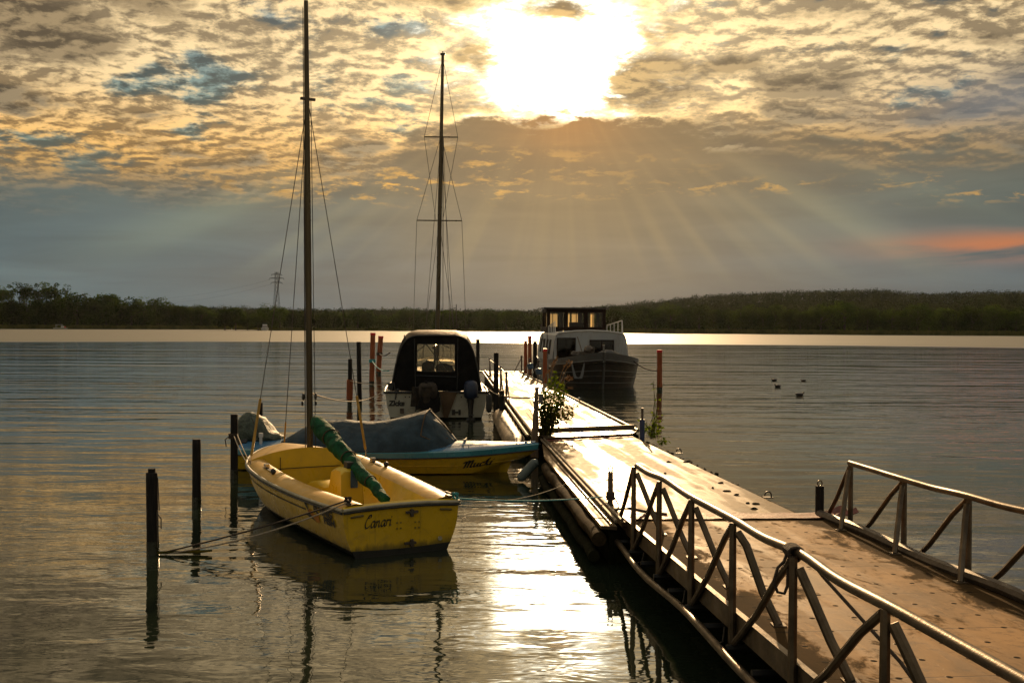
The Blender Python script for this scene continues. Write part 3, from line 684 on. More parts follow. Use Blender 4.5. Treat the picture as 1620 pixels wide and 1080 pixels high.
for zt, zb, xo in ((-.50, -1.02, .02),):
    b.tube([t_+Vector((r+xo, -.03, zt)), t_+Vector((r+xo+.035, -.03, zt-.05)), t_+Vector((r+xo+.035, -.03, zt-.17)), t_+Vector((r+.005+xo, -.03, zt-.14))], .008, 5)
    b.tube([t_+Vector((r+.005, -.03, zt+.05)), t_+Vector((r+.01, -.03, -.9))], .010, 5)
b.build('chain', 'steel_dark', o, world=True)
o, b0, t_, r = pile(311, 802, 695, 311, 13.5, 'second black mooring post from the lower left, standing free in open water', grp=GPB)
MB().tube([b0+up*.0, b0+up*.035], r*1.25, 12).build('waterline_weed', 'rope', o, world=True) if False else None
o, b0, t_, r = pile(370.5, 756, 655.5, 370.5, 11.5, 'black mooring post with ropes to the bow of the yellow dinghy', grp=GPB); P3 = (b0, t_, r)
pile(412.5, 716, 637, 412.5, 6.5, 'thin black post just behind the tarpaulin-covered outboard', grp=GPB)
o, b0, t_, r = pile(553, 642, 568, 554, 6.8, 'black post in an orange lower sleeve, left of the white cruiser'); PA = (b0, t_, r)
zs = aty(553, 600, b0.y).z
MB().tube([b0+up*.22, b0+(t_-b0)*((zs-b0.z)/(t_.z-b0.z))], r*1.45, 14).build('sleeve', 'pile_red', o, world=True)
pile(569, 638, 541, 567.5, 7.3, 'tall plain black post between the sleeved post and the orange posts')
oc, b0, t_, r = pile(588, 608, 527, 590, 8.0, 'taller orange mooring post with a teal rope, left of the cruiser', 'pile_red', 'orange posts left of the cruiser', 'red_cap'); PC = (b0, t_, r)
od, b0, t_, r = pile(598.5, 592, 532, 602.5, 8.0, 'shorter leaning orange post next to the cruiser canopy', 'pile_red', 'orange posts left of the cruiser', 'red_cap'); PD = (b0, t_, r)
pile(755.5, 632, 537, 756, 6.0, 'black post with a red ring close to the right side of the cruiser canopy')
pile(784.5, 666, 558, 785, 8.0, 'tall black post beside the left edge of the far pontoon'); 
o, b0, t_, r = pile(793.5, 675, 618, 794, 8.4, 'short stout black post in front of the tall one by the float tube'); PS = (b0, t_, r)
pile(831.5, 606, 539.5, 831.5, 5.8, 'left of the two close red posts at the far end of the jetty', 'pile_red', 'red posts by the houseboat')
pile(838.5, 608, 532, 838, 6.2, 'taller right-hand one of the two close red posts at the far end of the jetty', 'pile_red', 'red posts by the houseboat', 'red_cap')
o, b0, t_, r = pile(846.5, 614, 540, 846.5, 7.0, 'thick black post between the red posts and the houseboat'); PB = (b0, t_, r)
pile(862, 628, 552, 862.3, 6.8, 'red post with a grey middle against the houseboat side', 'pile_red', 'red posts by the houseboat', 'red_cap')
o, b0, t_, r = pile(1043.5, 618, 554, 1043.5, 8.2, 'lone red mooring post in open water right of the houseboat', 'pile_red', None, 'red_cap'); PR = (b0, t_, r)
# ringed bollard at the gangway foot
b0 = atz(965, 860, 0); zt = aty(965, 746, b0.y).z
bo = thing('bollard', 'slim rusty bollard with an eye on top, roped, left of the gangway start', 'bollard', b0)
MB().tube([b0-up*.8, b0+up*.36], [.085, .08], 14).build('sleeve', 'log', bo, world=True)
MB().tube([b0+up*.3, (b0.x, b0.y, zt)], .035, 12).build('rod', 'steel_dark', bo, world=True)
b = MB(); b.tube([Vector((b0.x+.03*math.cos(t), b0.y, zt+.035+.04*math.sin(t))) for t in [k*PI/6-PI/2 for k in range(13)]], .009, 6); b.box((b0.x, b0.y, zt-.10), (.12, .02, .015)); b.build('eye', 'steel_dark', bo, world=True)
BOL = Vector((b0.x, b0.y, .62))
b = MB(); b.box((b0.x+.12, b0.y+.05, .42), (.34, .10, .08), -.2); b.build('bracket', 'steel_dark', bo, world=True)
pr = aty(1296.5, 806, 12.35); zt = aty(1296.5, 768, 12.35).z
bo = thing('bollard', 'stout black bollard with a small ring beside the crumpled mat', 'bollard', (pr.x, pr.y, 0))
MB().tube([(pr.x, pr.y, -.8), (pr.x, pr.y, zt)], .052, 14).build('rod', 'pile_black', bo, world=True)
b = MB(); b.tube([Vector((pr.x+.028*math.cos(t), pr.y, zt+.03+.035*math.sin(t))) for t in [k*PI/6-PI/2 for k in range(13)]], .008, 6); b.build('eye', 'steel', bo, world=True)
p_ = atz(1012, 693, ZD); zt = aty(1011, 645, p_.y).z; zm = aty(1011, 663, p_.y).z
bo = thing('bollard', 'thin dark rod in a blue sleeve at the right corner of the joint', 'bollard', (p_.x+.05, p_.y, 0))
MB().tube([(p_.x+.05, p_.y, -.8), (p_.x+.05, p_.y, zm)], .052, 14).build('sleeve', 'blue_sleeve', bo, world=True)
MB().tube([(p_.x+.05, p_.y, zm-.02), (p_.x+.05, p_.y, zt)], .026, 10).build('rod', 'steel_dark', bo, world=True)
# wooden service post on the left corner of the joint
c0 = atz(846, 692, .5); zt = aty(849, 612, c0.y).z
sp = thing('service_post', 'tapering wooden post with a grey socket box beside the bush', 'post', (c0.x, c0.y, .3))
b = MB(); tp = aty(849.5, 612, c0.y)
b.loft([[c0+Vector((x*.075, y*.075, -.4)) for x, y in ((-1, -1), (1, -1), (1, 1), (-1, 1))], [c0+Vector((x*.07, y*.07, .05)) for x, y in ((-1, -1), (1, -1), (1, 1), (-1, 1))], [tp+Vector((x*.035, y*.035, 0)) for x, y in ((-1, -1), (1, -1), (1, 1), (-1, 1))]], True, True)
b.build('shaft', 'wood', sp, world=True)
MB().tube([c0+Vector((.06, -.10, -.05)), tp+Vector((.0, -.06, -.25))], .016, 8).build('conduit', 'steel', sp, world=True)
b = MB(); b.box(aty(855.5, 630, c0.y-.02), (.085, .07, .19), 0, .01); b.build('socket_box', 'hull_grey', sp, world=True)

# ================================================================ YELLOW DINGHY
LD = 5.6
sm = aty(636.5, 800, 12.35); sm.z = 0
hd = math.radians(90+27.6)
dn = thing('sailing_dinghy', 'yellow sailing dinghy with a bare mast and green sail cover, moored nearest the camera', 'sailing dinghy', sm, hd)
TD = [0, .15, .35, .55, .72, .84, .92, .97, 1.0]
def db(t): return table(TD, [.75, .86, .96, 1.0, .95, .76, .52, .28, .03], t)
def dz_(t): return table([0, .3, .6, 1], [.60, .59, .62, .74], t)
def dch(t): return db(t)*table([0, .6, .85, 1], [.86, .84, .70, .3], t)
def dcz(t): return table([0, .25, .7, 1], [.09, .12, .13, .30], t)
def P_side(t, s, sd):     # s 0 gunwale .. 1 chine, sd +1 port -1 starboard
    bw = lerp(db(t), dch(t), s)+.035*math.sin(PI*s)
    x_ = t*LD + (.10*(1-s) if t > .9 else 0)*(t-.9)*10 - (.0 if t > 0 else .12*s*0)
    return Vector((x_, sd*bw, lerp(dz_(t), dcz(t), s)))
ts = [k/60 for k in range(61)]
b = MB()
for sd in (1, -1): b.loft([[P_side(t, k/12, sd) for k in range(13)] for t in ts])
# transom
b.face(*([P_side(0, k/12, 1) for k in range(13)]+[Vector((0, .3, .075)), Vector((0, 0, .07)), Vector((0, -.3, .075))]+[P_side(0, k/12, -1) for k in range(12, -1, -1)]))
b.build('hull', 'yellow', dn, sharp=30)
b = MB()
for sd in (1, -1): b.loft([[P_side(t, 1, sd)+Vector((0, 0, .002)), Vector((t*LD, sd*dch(t)*.93, dcz(t)-.07)), Vector((t*LD-.05, sd*dch(t)*.5, -.10)), Vector((t*LD-.1, 0, -.16+.28*max(0, t-.8)*5*.5))] for t in ts])
b.face(*[Vector((-.001, y_, z_)) for y_, z_ in ((dch(0)*.99, .092), (.3, .078), (0, .073), (-.3, .078), (-dch(0)*.99, .092), (-dch(0)*.9, -.05), (0, -.15), (dch(0)*.9, -.05))])
b.build('bottom', 'black_paint', dn)
for off, th, m_, nm in ((.014, .028, 'rub_light', 'rub_rail_edge'), (.022, .020, 'rubber', 'rub_rail')):
    for sd in (1, -1):
        z_o = -.012 if nm == 'rub_rail_edge' else -.045
        MB().tube([P_side(t, 0, sd)+Vector((0, sd*off, z_o)) for t in ts], th*.75, 8).build(nm, m_, dn)
    MB().tube([Vector((-.012, y_, dz_(0)+(-.012 if nm == 'rub_rail_edge' else -.045)+.03*(1-(y_/.75)**2))) for y_ in [.75-1.5*k/10 for k in range(11)]], th*.75, 8).build(nm, m_, dn)
# stripe on the port side
b = MB(); b.loft([[P_side(t, .30, 1)+Vector((0, .004, 0)), P_side(t, .345, 1)+Vector((0, .004, 0))] for t in [.20+.6*k/14 for k in range(15)]]); b.build('side_stripe', 'letter', dn)
b = MB(); b.loft([[P_side(t, .30, -1)-Vector((0, .004, 0)), P_side(t, .345, -1)-Vector((0, .004, 0))] for t in [.20+.6*k/14 for k in range(15)]]); b.build('side_stripe', 'letter', dn)
# side decks (buff) and the moulded yellow inner walls
BH = .745                    # bulkhead station
def sect(t, sd):
    bw = db(t)-.01; z0 = dz_(t); wd = table([0, .1, .3, .6, .75], [.30, .34, .36, .36, .30], t); e = max(0, 1-t/.06) if t < .06 else 0
    return [Vector((t*LD, sd*bw, z0)), Vector((t*LD, sd*(bw-.05), z0+.035)), Vector((t*LD, sd*(bw-.16), z0+.055)), Vector((t*LD, sd*(bw-wd*.8), z0+.045)), Vector((t*LD, sd*(bw-wd), z0+.0))]
def inner(t, sd):
    bw = db(t)-.01; z0 = dz_(t); wd = table([0, .1, .3, .6, .75], [.30, .34, .36, .36, .30], t)
    return [Vector((t*LD, sd*(bw-wd), z0)), Vector((t*LD, sd*(bw-wd-.04), z0-.10)), Vector((t*LD, sd*(bw-wd-.10), z0-.28)), Vector((t*LD, sd*(bw-wd-.17), .17)), Vector((t*LD, sd*(bw-wd-.26), .13)), Vector((t*LD, 0, .12))]
ti = [.006, .03, .08, .15, .22, .3, .38, .46, .54, .62, .70, BH]
for sd, nm in ((1, 'side_deck'), (-1, 'side_deck')):
    MB().loft([sect(t, sd) for t in ti]).build(nm, 'deck_tan', dn, sharp=60)
b = MB()
for sd in (1, -1): b.loft([inner(t, sd) for t in ti])
s0 = inner(.006, 1); s1 = inner(.006, -1); b.face(*(s0+s1[:-1][::-1]))
b.loft([[Vector((-.002, .75*k/8, .60+.005*0+.03*(1-(k/8)**2))) for k in range(-8, 9)], [Vector((.05, .74*k/8, .62+.03*(1-(k/8)**2)-.0)) for k in range(-8, 9)], [Vector((.06, .74*k/8, .40)) for k in range(-8, 9)]])
b.loft([[Vector((-.002, .75*k/8, .60+.03*(1-(k/8)**2))) for k in range(-8, 9)], [Vector((-.001, .75*k/8, .59)) for k in range(-8, 9)]])
b.build('cockpit', 'yellow_in', dn, sharp=60)
# foredeck and bulkhead
tf = [BH, .79, .83, .87, .9, .93, .955, .975, 1.0]
b = MB(); b.loft([[Vector((t*LD, db(t)*.985*k/5, dz_(t)+.035+.10*(1-abs(k/5)**1.6)*min(1, (1-t)*5)-.03*(abs(k/5)**4))) for k in range(-5, 6)] for t in tf]); b.build('foredeck', 'deck_tan', dn)
b = MB(); xb = BH*LD-.01; bwb = db(BH)-.03
top = [Vector((xb, bwb*k/6, dz_(BH)+.035+.16*(1-abs(k/6)**2)+.0)) for k in range(-6, 7)]
b.loft([top, [Vector((xb-.02, p_.y*.98, .35)) for p_ in top], [Vector((xb-.03, p_.y*.8, .12)) for p_ in top]])
b.loft([top, [p_+Vector((.05, 0, -.01)) for p_ in top], [p_+Vector((.06, 0, -.12)) for p_ in top]])
b.build('bulkhead', 'yellow_in', dn)
b = MB(); b.tube([(xb-.03, y_, .52+.02*math.cos(y_)) for y_ in [-.55+1.1*k/8 for k in range(9)]], .007, 5); b.tube([(xb-.03, .42, .35), (xb-.03, .42, .72)], .006, 5); b.build('shock_cord', 'rubber', dn)
# centreboard case with its stepped top
b = MB()
def cs(x, wd, zt, zb=.10): return [Vector((x, -wd, zb)), Vector((x, -wd*.9, zt-.04)), Vector((x, -wd*.6, zt)), Vector((x, wd*.6, zt)), Vector((x, wd*.9, zt-.04)), Vector((x, wd, zb))]
b.loft([cs(3.95, .09, .30), cs(3.6, .13, .40), cs(3.2, .15, .47), cs(2.75, .15, .46), cs(2.55, .15, .50), cs(2.42, .15, .74), cs(2.2, .16, .80), cs(1.98, .16, .80), cs(1.93, .17, .76), cs(1.88, .18, .12)], True)
b.build('centreboard_case', 'yellow_in', dn, sharp=45)
b = MB(); b.box((2.05, 0, .84), (.16, .10, .09)); b.build('case_fitting', 'rubber', dn)
b = MB(); b.box((1.875, -.02, .66), (.02, .10, .24)); b.build('cleat_plate', 'fender_blue', dn)
b = MB(); b.loft([[Vector((3.1-k*.08, .158, .33-.02*k)), Vector((3.1-k*.08, .158, .24-.02*k))] for k in range(12)]); b.build('case_slot', 'dark', dn)
b = MB(); b.tube([(2.3, -.53, .36), (2.3, -.555, .36)], .12, 18); b.build('hatch', 'dark', dn)
b = MB(); b.box((1.0, 0, .16), (1.2, .5, .03)); b.box((.7, .1, .21), (.25, .12, .05)); b.tube([(1.3, -.15, .2), (.6, -.1, .24)], .016, 6); b.build('floorboard', 'steel_dark', dn)
b = MB(); b.tube([(1.6, .1, .19), (1.2, -.05, .2), (.9, .18, .2), (1.1, .3, .2), (1.5, .22, .2), (1.7, .05, .2)], .012, 6)
for k in range(4): b.tube([(.75+(.13-.012*k)*math.cos(a), -.28+(.13-.012*k)*math.sin(a), .15+.018*k) for a in [j*PI/8 for j in range(17)]], .011, 5)
b.build('loose_sheet', 'rope', dn)
# deck hardware
for sd in (1, -1):
    for tt in ((.60, .05), ):
        x_ = tt[0]*LD
        b = MB(); n_ = 8
        b.loft([[Vector((x_-.40+k*.10, sd*(db((x_-.4+k*.1)/LD)-.17-.03), dz_(.5)+.062+.012)), Vector((x_-.40+k*.10, sd*(db((x_-.4+k*.1)/LD)-.17+.03), dz_(.5)+.062+.012))] for k in range(n_)]); b.build('sheet_track', 'letter', dn)
        b = MB(); b.box((x_, sd*(db(.6)-.17), dz_(.6)+.09), (.09, .07, .06)); b.build('sheet_car', 'chrome', dn)
        b = MB(); b.sphere((x_-.5, sd*(db(.5)-.14), dz_(.5)+.09), (.05, .04, .045), 10, 6); b.build('cleat', 'rubber', dn)
    b = MB(); b.box((.10, sd*.66, .65), (.12, .05, .03)); b.tube([(.02, sd*.66, .69), (.18, sd*.66, .69)], .014, 6); b.build('stern_cleat', 'steel_dark', dn)
    b = MB(); b.tube([(-.008, sd*.66, .50), (-.008, sd*.50, .515)], .014, 6); b.build('grab_handle', 'letter_grey', dn)
# rudder fittings, drain and wear on the transom
b = MB(); b.box((-.018, -.12, .51), (.03, .16, .03)); b.box((-.018, -.12, .50), (.035, .04, .09)); b.build('rudder_bracket', 'steel_dark', dn)
b = MB(); b.box((-.018, -.10, .13), (.03, .15, .03)); b.box((-.018, -.12, .13), (.035, .04, .09)); b.build('rudder_bracket', 'steel_dark', dn)
b = MB()
for y_, z_ in ((.02, .39), (.07, .39), (.02, .32), (.07, .32), (-.17, .38), (-.22, .38), (-.17, .31), (-.22, .31)): b.tube([(-.002, y_, z_), (-.008, y_, z_)], .010, 8)
b.build('bolt_heads', 'letter_grey', dn)
b = MB()
for y_, z_ in ((-.50, .15),): b.tube([(-.002, y_, z_), (-.014, y_, z_)], .028, 14)
b.build('drain_plug', 'rub_light', dn)
v2, f2 = strokes2d(CANARI, .13); sc_ = .215
letters(v2, f2, lambda a, c: Vector((-.006, .49-a*.100, .355+c*.150+a*.004)), 'name_lettering', 'letter', dn)
def onport(t0, s0_, k=1.0): return lambda a, c: P_side(t0-a*1.45/LD, s0_-c/.48, 1)+Vector((0, .013, 0))
v2, f2 = text2d('FLYING', .115, 0, .006); letters(v2, f2, onport(.150, .30), 'class_lettering', 'letter', dn)
v2, f2 = text2d('FISH', .115, 0, .006); letters(v2, f2, onport(.098, .49), 'class_lettering', 'letter', dn)
b = MB(); f_ = onport(.186, .50)
b.v = [tuple(f_(x_, y_)-Vector((0, .003, 0))) for x_, y_ in ((.0, .0), (.08, .0), (.16, -.03), (.24, -.02), (.24, .07), (.12, .07), (.05, .12), (.0, .08))]; b.f = [(0, 1, 5, 6, 7), (1, 2, 3, 4, 5)]; b.build('fish_emblem', 'orange_panel', dn)
b = MB(); b.v = [tuple(f_(x_, y_)) for x_, y_ in ((-.05, .02), (.16, -.02), (.03, .07), (-.03, .22), (.10, .24), (-.06, .16))]; b.f = [(0, 1, 2), (2, 3, 5), (3, 4, 5)]; b.build('fish_fin', 'letter', dn)
# mast (a touch aft of the bulkhead), boom under a green cover, rigging
DM = rootmat(dn); DMi = DM.inverted()
mb_ = aty(491, 745, 16.15); mt_ = aty(484, 1.5, 16.15); ml, mtl = DMi @ mb_, DMi @ mt_
ml.z = .16
mst = MB().tube([ml, ml.lerp(mtl, .5), ml.lerp(mtl, .8), mtl], [.052, .050, .044, .034], 12).build('mast', 'mast', dn)
hl = DMi @ aty(487, 157, 16.15)
MB().box(ml+Vector((0, 0, .0)), (.2, .16, .06)).build('mast_step', 'rubber', dn)
b = MB(); b.tube([ml.lerp(mtl, .03)+Vector((0, .075, 0)), ml.lerp(mtl, .985)+Vector((0, .05, 0))], .007, 5); b.tube([ml.lerp(mtl, .05)+Vector((-.03, -.085, 0)), hl+Vector((0, -.05, 0))], .006, 5); b.tube([ml.lerp(mtl, .02)+Vector((-.05, .09, 0)), hl+Vector((-.02, .06, 0))], .005, 5)
b.build('halyard', 'wire', mst)
b = MB(); b.box(hl+Vector((0, 0, 0)), (.05, .24, .04)); b.build('shroud_tang', 'steel_dark', mst)
b = MB(); gz = DMi @ aty(489, 632, 16.15)
for dy_ in (.10, -.10): b.sphere(gz+Vector((-.02, dy_, .05)), (.03, .025, .06), 8, 5); b.sphere(gz+Vector((0, dy_*1.1, -.06)), (.025, .02, .04), 8, 5)
b.build('blocks', 'rubber', mst)
cpl = Vector((.70*LD+.03, db(.70)-.03, dz_(.7)+.03)); cpr = Vector((.70*LD+.03, -(db(.70)-.03), dz_(.7)+.03)); bowp = Vector((LD-.12, 0, .80))
for cp, nm in ((cpl, 'l'), (cpr, 'r')):
    d_ = (hl-cp).normalized(); MB().tube([cp, hl], .006, 5).build('shroud', 'wire', dn)
    MB().tube([cp+d_*.12, cp+d_*1.0], .021, 8).build('shroud_tube', 'mast_yellow', dn); MB().tube([cp-Vector((0, 0, .05)), cp+d_*.14], .010, 6).build('turnbuckle', 'chrome', dn)
MB().tube([bowp, hl+Vector((.03, 0, 0))], .006, 5).build('forestay', 'wire', dn); d_ = (hl-bowp).normalized(); MB().tube([bowp, bowp+d_*.35], .014, 6).build('turnbuckle', 'mast_yellow', dn)
bA = DMi @ aty(499, 664, 15.95); bB = DMi @ aty(613, 792, 13.05)
pth = []; rr = []
for k in range(49):
    t = k/48; p_ = bA.lerp(bB, t); p_.z -= .02*math.sin(PI*t); p_ += Vector((0, .01*math.sin(t*21), .008*math.sin(t*33)))
    pth.append(p_); 
    r_ = table([0, .08, .3, .5, .8, 1], [.075, .125, .118, .100, .078, .055], t)
    for tk in (.27, .52, .80): r_ -= .014*math.exp(-((t-tk)/.012)**2)
    rr.append(r_)
b = MB(); b.tube(pth, rr, 22)
for i, a in enumerate(b.v):
    a = Vector(a); ax = pth[i//22]; k = i//22; off = a-ax
    w_ = noise.noise(Vector((k*.45, (i % 22)*.28, 2)))*.016+noise.noise(Vector((k*1.1, (i % 22)*.5, 9)))*.010+.005*math.sin(k*.9+(i % 22)*.55)+noise.noise(Vector((k*2.3, (i % 22)*.9, 4)))*.008
    if off.z < 0: off.z *= 1.25
    b.v[i] = tuple(ax+off+off.normalized()*w_)
sc_o = b.build('sail_cover', 'green', dn, sharp=80)
b = MB()
for tk in (.27, .52, .80):
    k = int(tk*48); c = pth[k]; ax = (pth[k+1]-pth[k-1]).normalized(); u1 = ax.orthogonal().normalized(); u2 = ax.cross(u1)
    b.tube([c+(u1*math.cos(a)+u2*math.sin(a))*(rr[k]+.012) for a in [j*PI/8 for j in range(17)]], .009, 5)
b.build('sail_tie', 'rope_dark', sc_o)
b = MB(); b.sphere(bA+Vector((-.12, .0, -.16)), (.07, .04, .05), 10, 6, .5); b.build('sail_clew', 'white', sc_o)

# ================================================================ BLUE-DECKED SPEEDBOAT
LM = 5.75
ms = Vector((-5.18, 20.15, 0)); me_ = Vector((.47, 19.28, 0)); hm = math.atan2(me_.y-ms.y, me_.x-ms.x)
mk = thing('speedboat', 'speedboat with yellow hull, blue deck and dark cockpit cover, its bow at the jetty', 'speedboat', ms, hm)
def kb(t): return table([0, .3, .55, .75, .88, .96, 1], [.88, .95, .90, .68, .40, .16, .02], t)
def kz(t): return table([0, .4, .75, 1], [.42, .42, .46, .56], t)
def kk(t): return table([0, .7, .9, 1], [.84, .76, .62, .3], t)
def kP(t, s, sd):
    bw = lerp(kb(t), kb(t)*kk(t), s**1.2); z_ = lerp(kz(t)-.10, .02+.22*max(0, t-.8)*5*s, s)
    x_ = t*LM - (.9*s*max(0, (t-.75)*4)**1.6*.55)
    return Vector((x_, sd*bw, z_))
tk = [k/50 for k in range(51)]
b = MB()
for sd in (1, -1): b.loft([[kP(t, k/10, sd) for k in range(11)]+[Vector((kP(t, 1, sd).x-.1, 0, -.18+.25*max(0, t-.8)*3))] for t in tk])
b.build('hull', 'yellow_plain', mk, sharp=30)
b = MB()
b.face(*[Vector((-.004, y_, z_)) for y_, z_ in ((.88, .33), (.80, .18), (.72, .0), (0, -.12), (-.72, 0), (-.80, .18), (-.88, .33))]); b.build('transom', 'white', mk)
for sd in (1, -1):
    b = MB(); b.loft([[Vector((t*LM+.03, sd*(kb(t)-.04), kz(t)+.012)), Vector((t*LM+.02, sd*(kb(t)+.015), kz(t)-.01)), Vector((t*LM, sd*(kb(t)+.02), kz(t)-.10)), Vector((t*LM, sd*kb(t)*.99, kz(t)-.115))] for t in tk]); b.build('gunwale_band', 'turq', mk)
    MB().tube([Vector((t*LM+.02, sd*(kb(t)+.02), kz(t)-.112)) for t in tk], .012, 6).build('rub_rail', 'rubber', mk)
    MB().tube([kP(t, .55, sd)+Vector((0, sd*.002, 0)) for t in tk[1:-1]], .008, 5).build('spray_rail', 'yellow', mk)
b = MB()
tdk = [0, .06, .12, .2, .3, .4, .5, .58, .66, .74, .82, .88, .94, .98, 1]
b.loft([[Vector((t*LM+.03, (kb(t)-.035)*k/6, kz(t)+.012+.10*(1-abs(k/6)**2)*min(1, (1.02-t)*4))) for k in range(-6, 7)] for t in tdk]); b.build('deck', 'blue_deck', mk)
b = MB(); b.face(*[Vector((.028, (kb(0)-.035)*k/6, kz(0)+.012+.10*(1-abs(k/6)**2))) for k in range(-6, 7)], Vector((.0, -.88, .32)), Vector((.0, .88, .32))); b.build('stern_panel', 'blue_deck', mk)
b = MB(); b.loft([[Vector((t*LM, -(kb(t)-.2)*(1), kz(t)+.075)), Vector((t*LM, -(kb(t)-.2)-.012, kz(t)+.066))] for t in (.6, .65, .7, .75, .8, .84)]); b.build('deck_groove', 'letter', mk)
# cockpit cover: tent over the windscreen, sagging aft
cov = MB(); secs = []
for t, zc, wf, ridge in ((.115, .49, .50, .0), (.15, .62, .74, .0), (.21, .82, .92, .1), (.28, .91, .98, .2), (.34, .93, .98, .3), (.41, .91, .98, .3), (.47, .93, .98, .4), (.53, 1.0, .98, .6), (.585, 1.09, .97, .8), (.63, 1.155, .96, .9), (.655, 1.0, .93, .8), (.68, .86, .85, .6), (.705, .70, .72, .4), (.72, .60, .50, .2)):
    x_ = t*LM; row = []
    bw = kb(t)*wf; zb = kz(t)+.01
    for k in range(-12, 13):
        a = k/12; f_ = 1-abs(a)**(1.5+1.4*ridge*0+ .9)
        z_ = zb+(zc-zb)*max(0, f_)**(.9)
        wr = .022*noise.noise(Vector((x_*1.7, a*3, 0)))+.012*noise.noise(Vector((x_*5+a*4, a*5, 3)))
        row.append(Vector((x_+.10*(1-abs(a))*0, bw*a, z_+wr*min(1, f_*3))))
    secs.append(row)
fine_s = []
for i in range(len(secs)-1):
    for j in range(4): fine_s.append([secs[i][k].lerp(secs[i+1][k], (lambda s: s)(j/4)) for k in range(25)])
fine_s.append(secs[-1])
for s_ in fine_s:
    for k, p_ in enumerate(s_): p_.z += .006*math.sin(p_.x*16+abs(k-12)*.9)*min(1, max(0, p_.z-.5)*4)
cov.loft(fine_s); co = cov.build('cockpit_cover', 'blue_canvas', mk, sharp=75)
for sd in (1, -1):
    MB().tube([s_[12+sd*12]+Vector((0, sd*.005, .0)) for s_ in fine_s], .012, 6).build('cover_hem', 'rubber', co)
b = MB(); b.tube([secs[9][12+k]+Vector((0, 0, .006)) for k in range(-10, 11)], .012, 6); b.tube([secs[9][2]+Vector((0, 0, .006)), secs[10][2], secs[12][6]+Vector((0, 0, .01))], .010, 5); b.tube([secs[9][12]+Vector((0, 0, .01)), secs[12][12]+Vector((.02, 0, .01))], .012, 5); b.build('cover_seam', 'tan_canvas', co)
b = MB(); x_ = .755*LM; b.tube([(x_, -.05, .56), (x_, -.05, .62)], .03, 8); b.tube([(x_, -.22, .62), (x_, -.05, .60), (x_, .12, .62)], .013, 6); b.build('horn_cleat', 'chrome', mk)
b = MB(); x_ = .775*LM; b.tube([(x_-.12, -.50, .56), (x_+.12, -.50, .56)], .010, 6); b.tube([(x_-.05, -.50, .50), (x_-.05, -.50, .56)], .008, 6); b.tube([(x_+.05, -.50, .50), (x_+.05, -.50, .56)], .008, 6); b.build('side_cleat', 'chrome', mk)
b = MB(); x_ = .93*LM; b.tube([(x_, 0, .55), (x_, 0, .68)], .012, 6); b.tube([(x_+.15, -.03, .59), (x_+.36, -.01, .60)], .014, 6); b.build('bow_cleat', 'chrome', mk)
v2, f2 = strokes2d(MUCKI, .17, .5); sc_ = .24
def onM(a, c):
    t_ = (4.42+a*.198)/LM; zw = .135+.022*a+c*.150
    def at_(tt, z_):
        s_ = .5
        for _ in range(12):
            p_ = kP(tt, s_, -1); s_ = min(1, max(0, s_+(p_.z-z_)/.36))
        return kP(tt, s_, -1), s_
    p0, s0_ = at_(t_, zw); n_ = (kP(t_+.01, s0_, -1)-kP(t_-.01, s0_, -1)).cross(kP(t_, s0_+.02, -1)-kP(t_, s0_-.02, -1)).normalized()
    if n_.y > 0: n_ = -n_
    return p0+n_*.012
letters(v2, f2, onM, 'name_lettering', 'letter', mk)
# tilted outboard under a tarpaulin
ob = MB(); secs = []
for k in range(15):
    t = k/14; x_ = lerp(-.35, .62, t); hgt = .10+.46*math.sin(PI*min(1, t*1.15+.08))**.7; wd = .18+.22*math.sin(PI*t)**.6
    cz = .52+.06*math.sin(t*3)
    secs.append([Vector((x_+.02*math.sin(a*3), wd*math.cos(a), cz+(hgt*.85 if math.sin(a) > 0 else .14)*math.sin(a)))*1.0 + Vector((0, 0, .05*noise.noise(Vector((t*5, a*1.4, 0)))+.03*noise.noise(Vector((t*13, a*3, 4))))) for a in [j*PI/9 for j in range(18)]])
ob.loft(secs, True, True); ot = ob.build('outboard_tarpaulin', 'tarp', mk, sharp=85)
b = MB(); b.tube([(-.12, 0, .5), (-.22, 0, .2), (-.28, 0, -.3)], [.07, .05, .06], 8); b.build('outboard_leg', 'engine', mk)
b = MB(); b.tube([(-.3, -.3, .55), (-.02, -.40, .42), (.25, -.41, .43)], .012, 5); b.tube([(.15, -.38, .98), (.35, -.38, .6), (.38, -.5, .44)], .008, 5); b.build('lashing', 'rope_dark', ot)
b = MB(); b.tube([(.42, -.55, .47), (.42, -.55, .62)], .03, 8); b.tube([(.42, -.55, .62), (.42, -.55, .70)], .042, 10); b.build('stern_light', 'white_bright', mk)
b = MB(); b.sphere((.05, -.5, .51), (.09, .07, .06), 8, 6, .6); b.build('coiled_line', 'rubber', mk)

# ================================================================ WHITE CRUISER
zc0 = atz(690, 662.5, 0)
zk = thing('cabin_cruiser', 'white cabin cruiser with a black canvas canopy and two outboards on its stern', 'motorboat', zc0, math.radians(90+4.5))
LZ = 6.9
def zb(t): return table([0, .4, .7, .88, 1], [1.52, 1.56, 1.30, .72, .04], t)
def zt_(t): return table([0, .5, 1], [.80, .86, 1.12], t)
tz = [0, .1, .2, .35, .5, .6, .7, .8, .88, .94, 1]
b = MB()
for sd in (1, -1): b.loft([[Vector((t*LZ, sd*zb(t), zt_(t))), Vector((t*LZ, sd*zb(t)*.965, zt_(t)*.5)), Vector((t*LZ-.2*t, sd*zb(t)*.90, .03)), Vector((t*LZ-.4*t, sd*zb(t)*.5, -.25)), Vector((t*LZ-.5*t, 0, -.3))] for t in tz])
b.face(*[Vector((0, y_, z_)) for y_, z_ in ((1.52, .80), (1.467, .40), (1.368, .03), (.76, -.25), (0, -.3), (-.76, -.25), (-1.368, .03), (-1.467, .40), (-1.52, .80))])
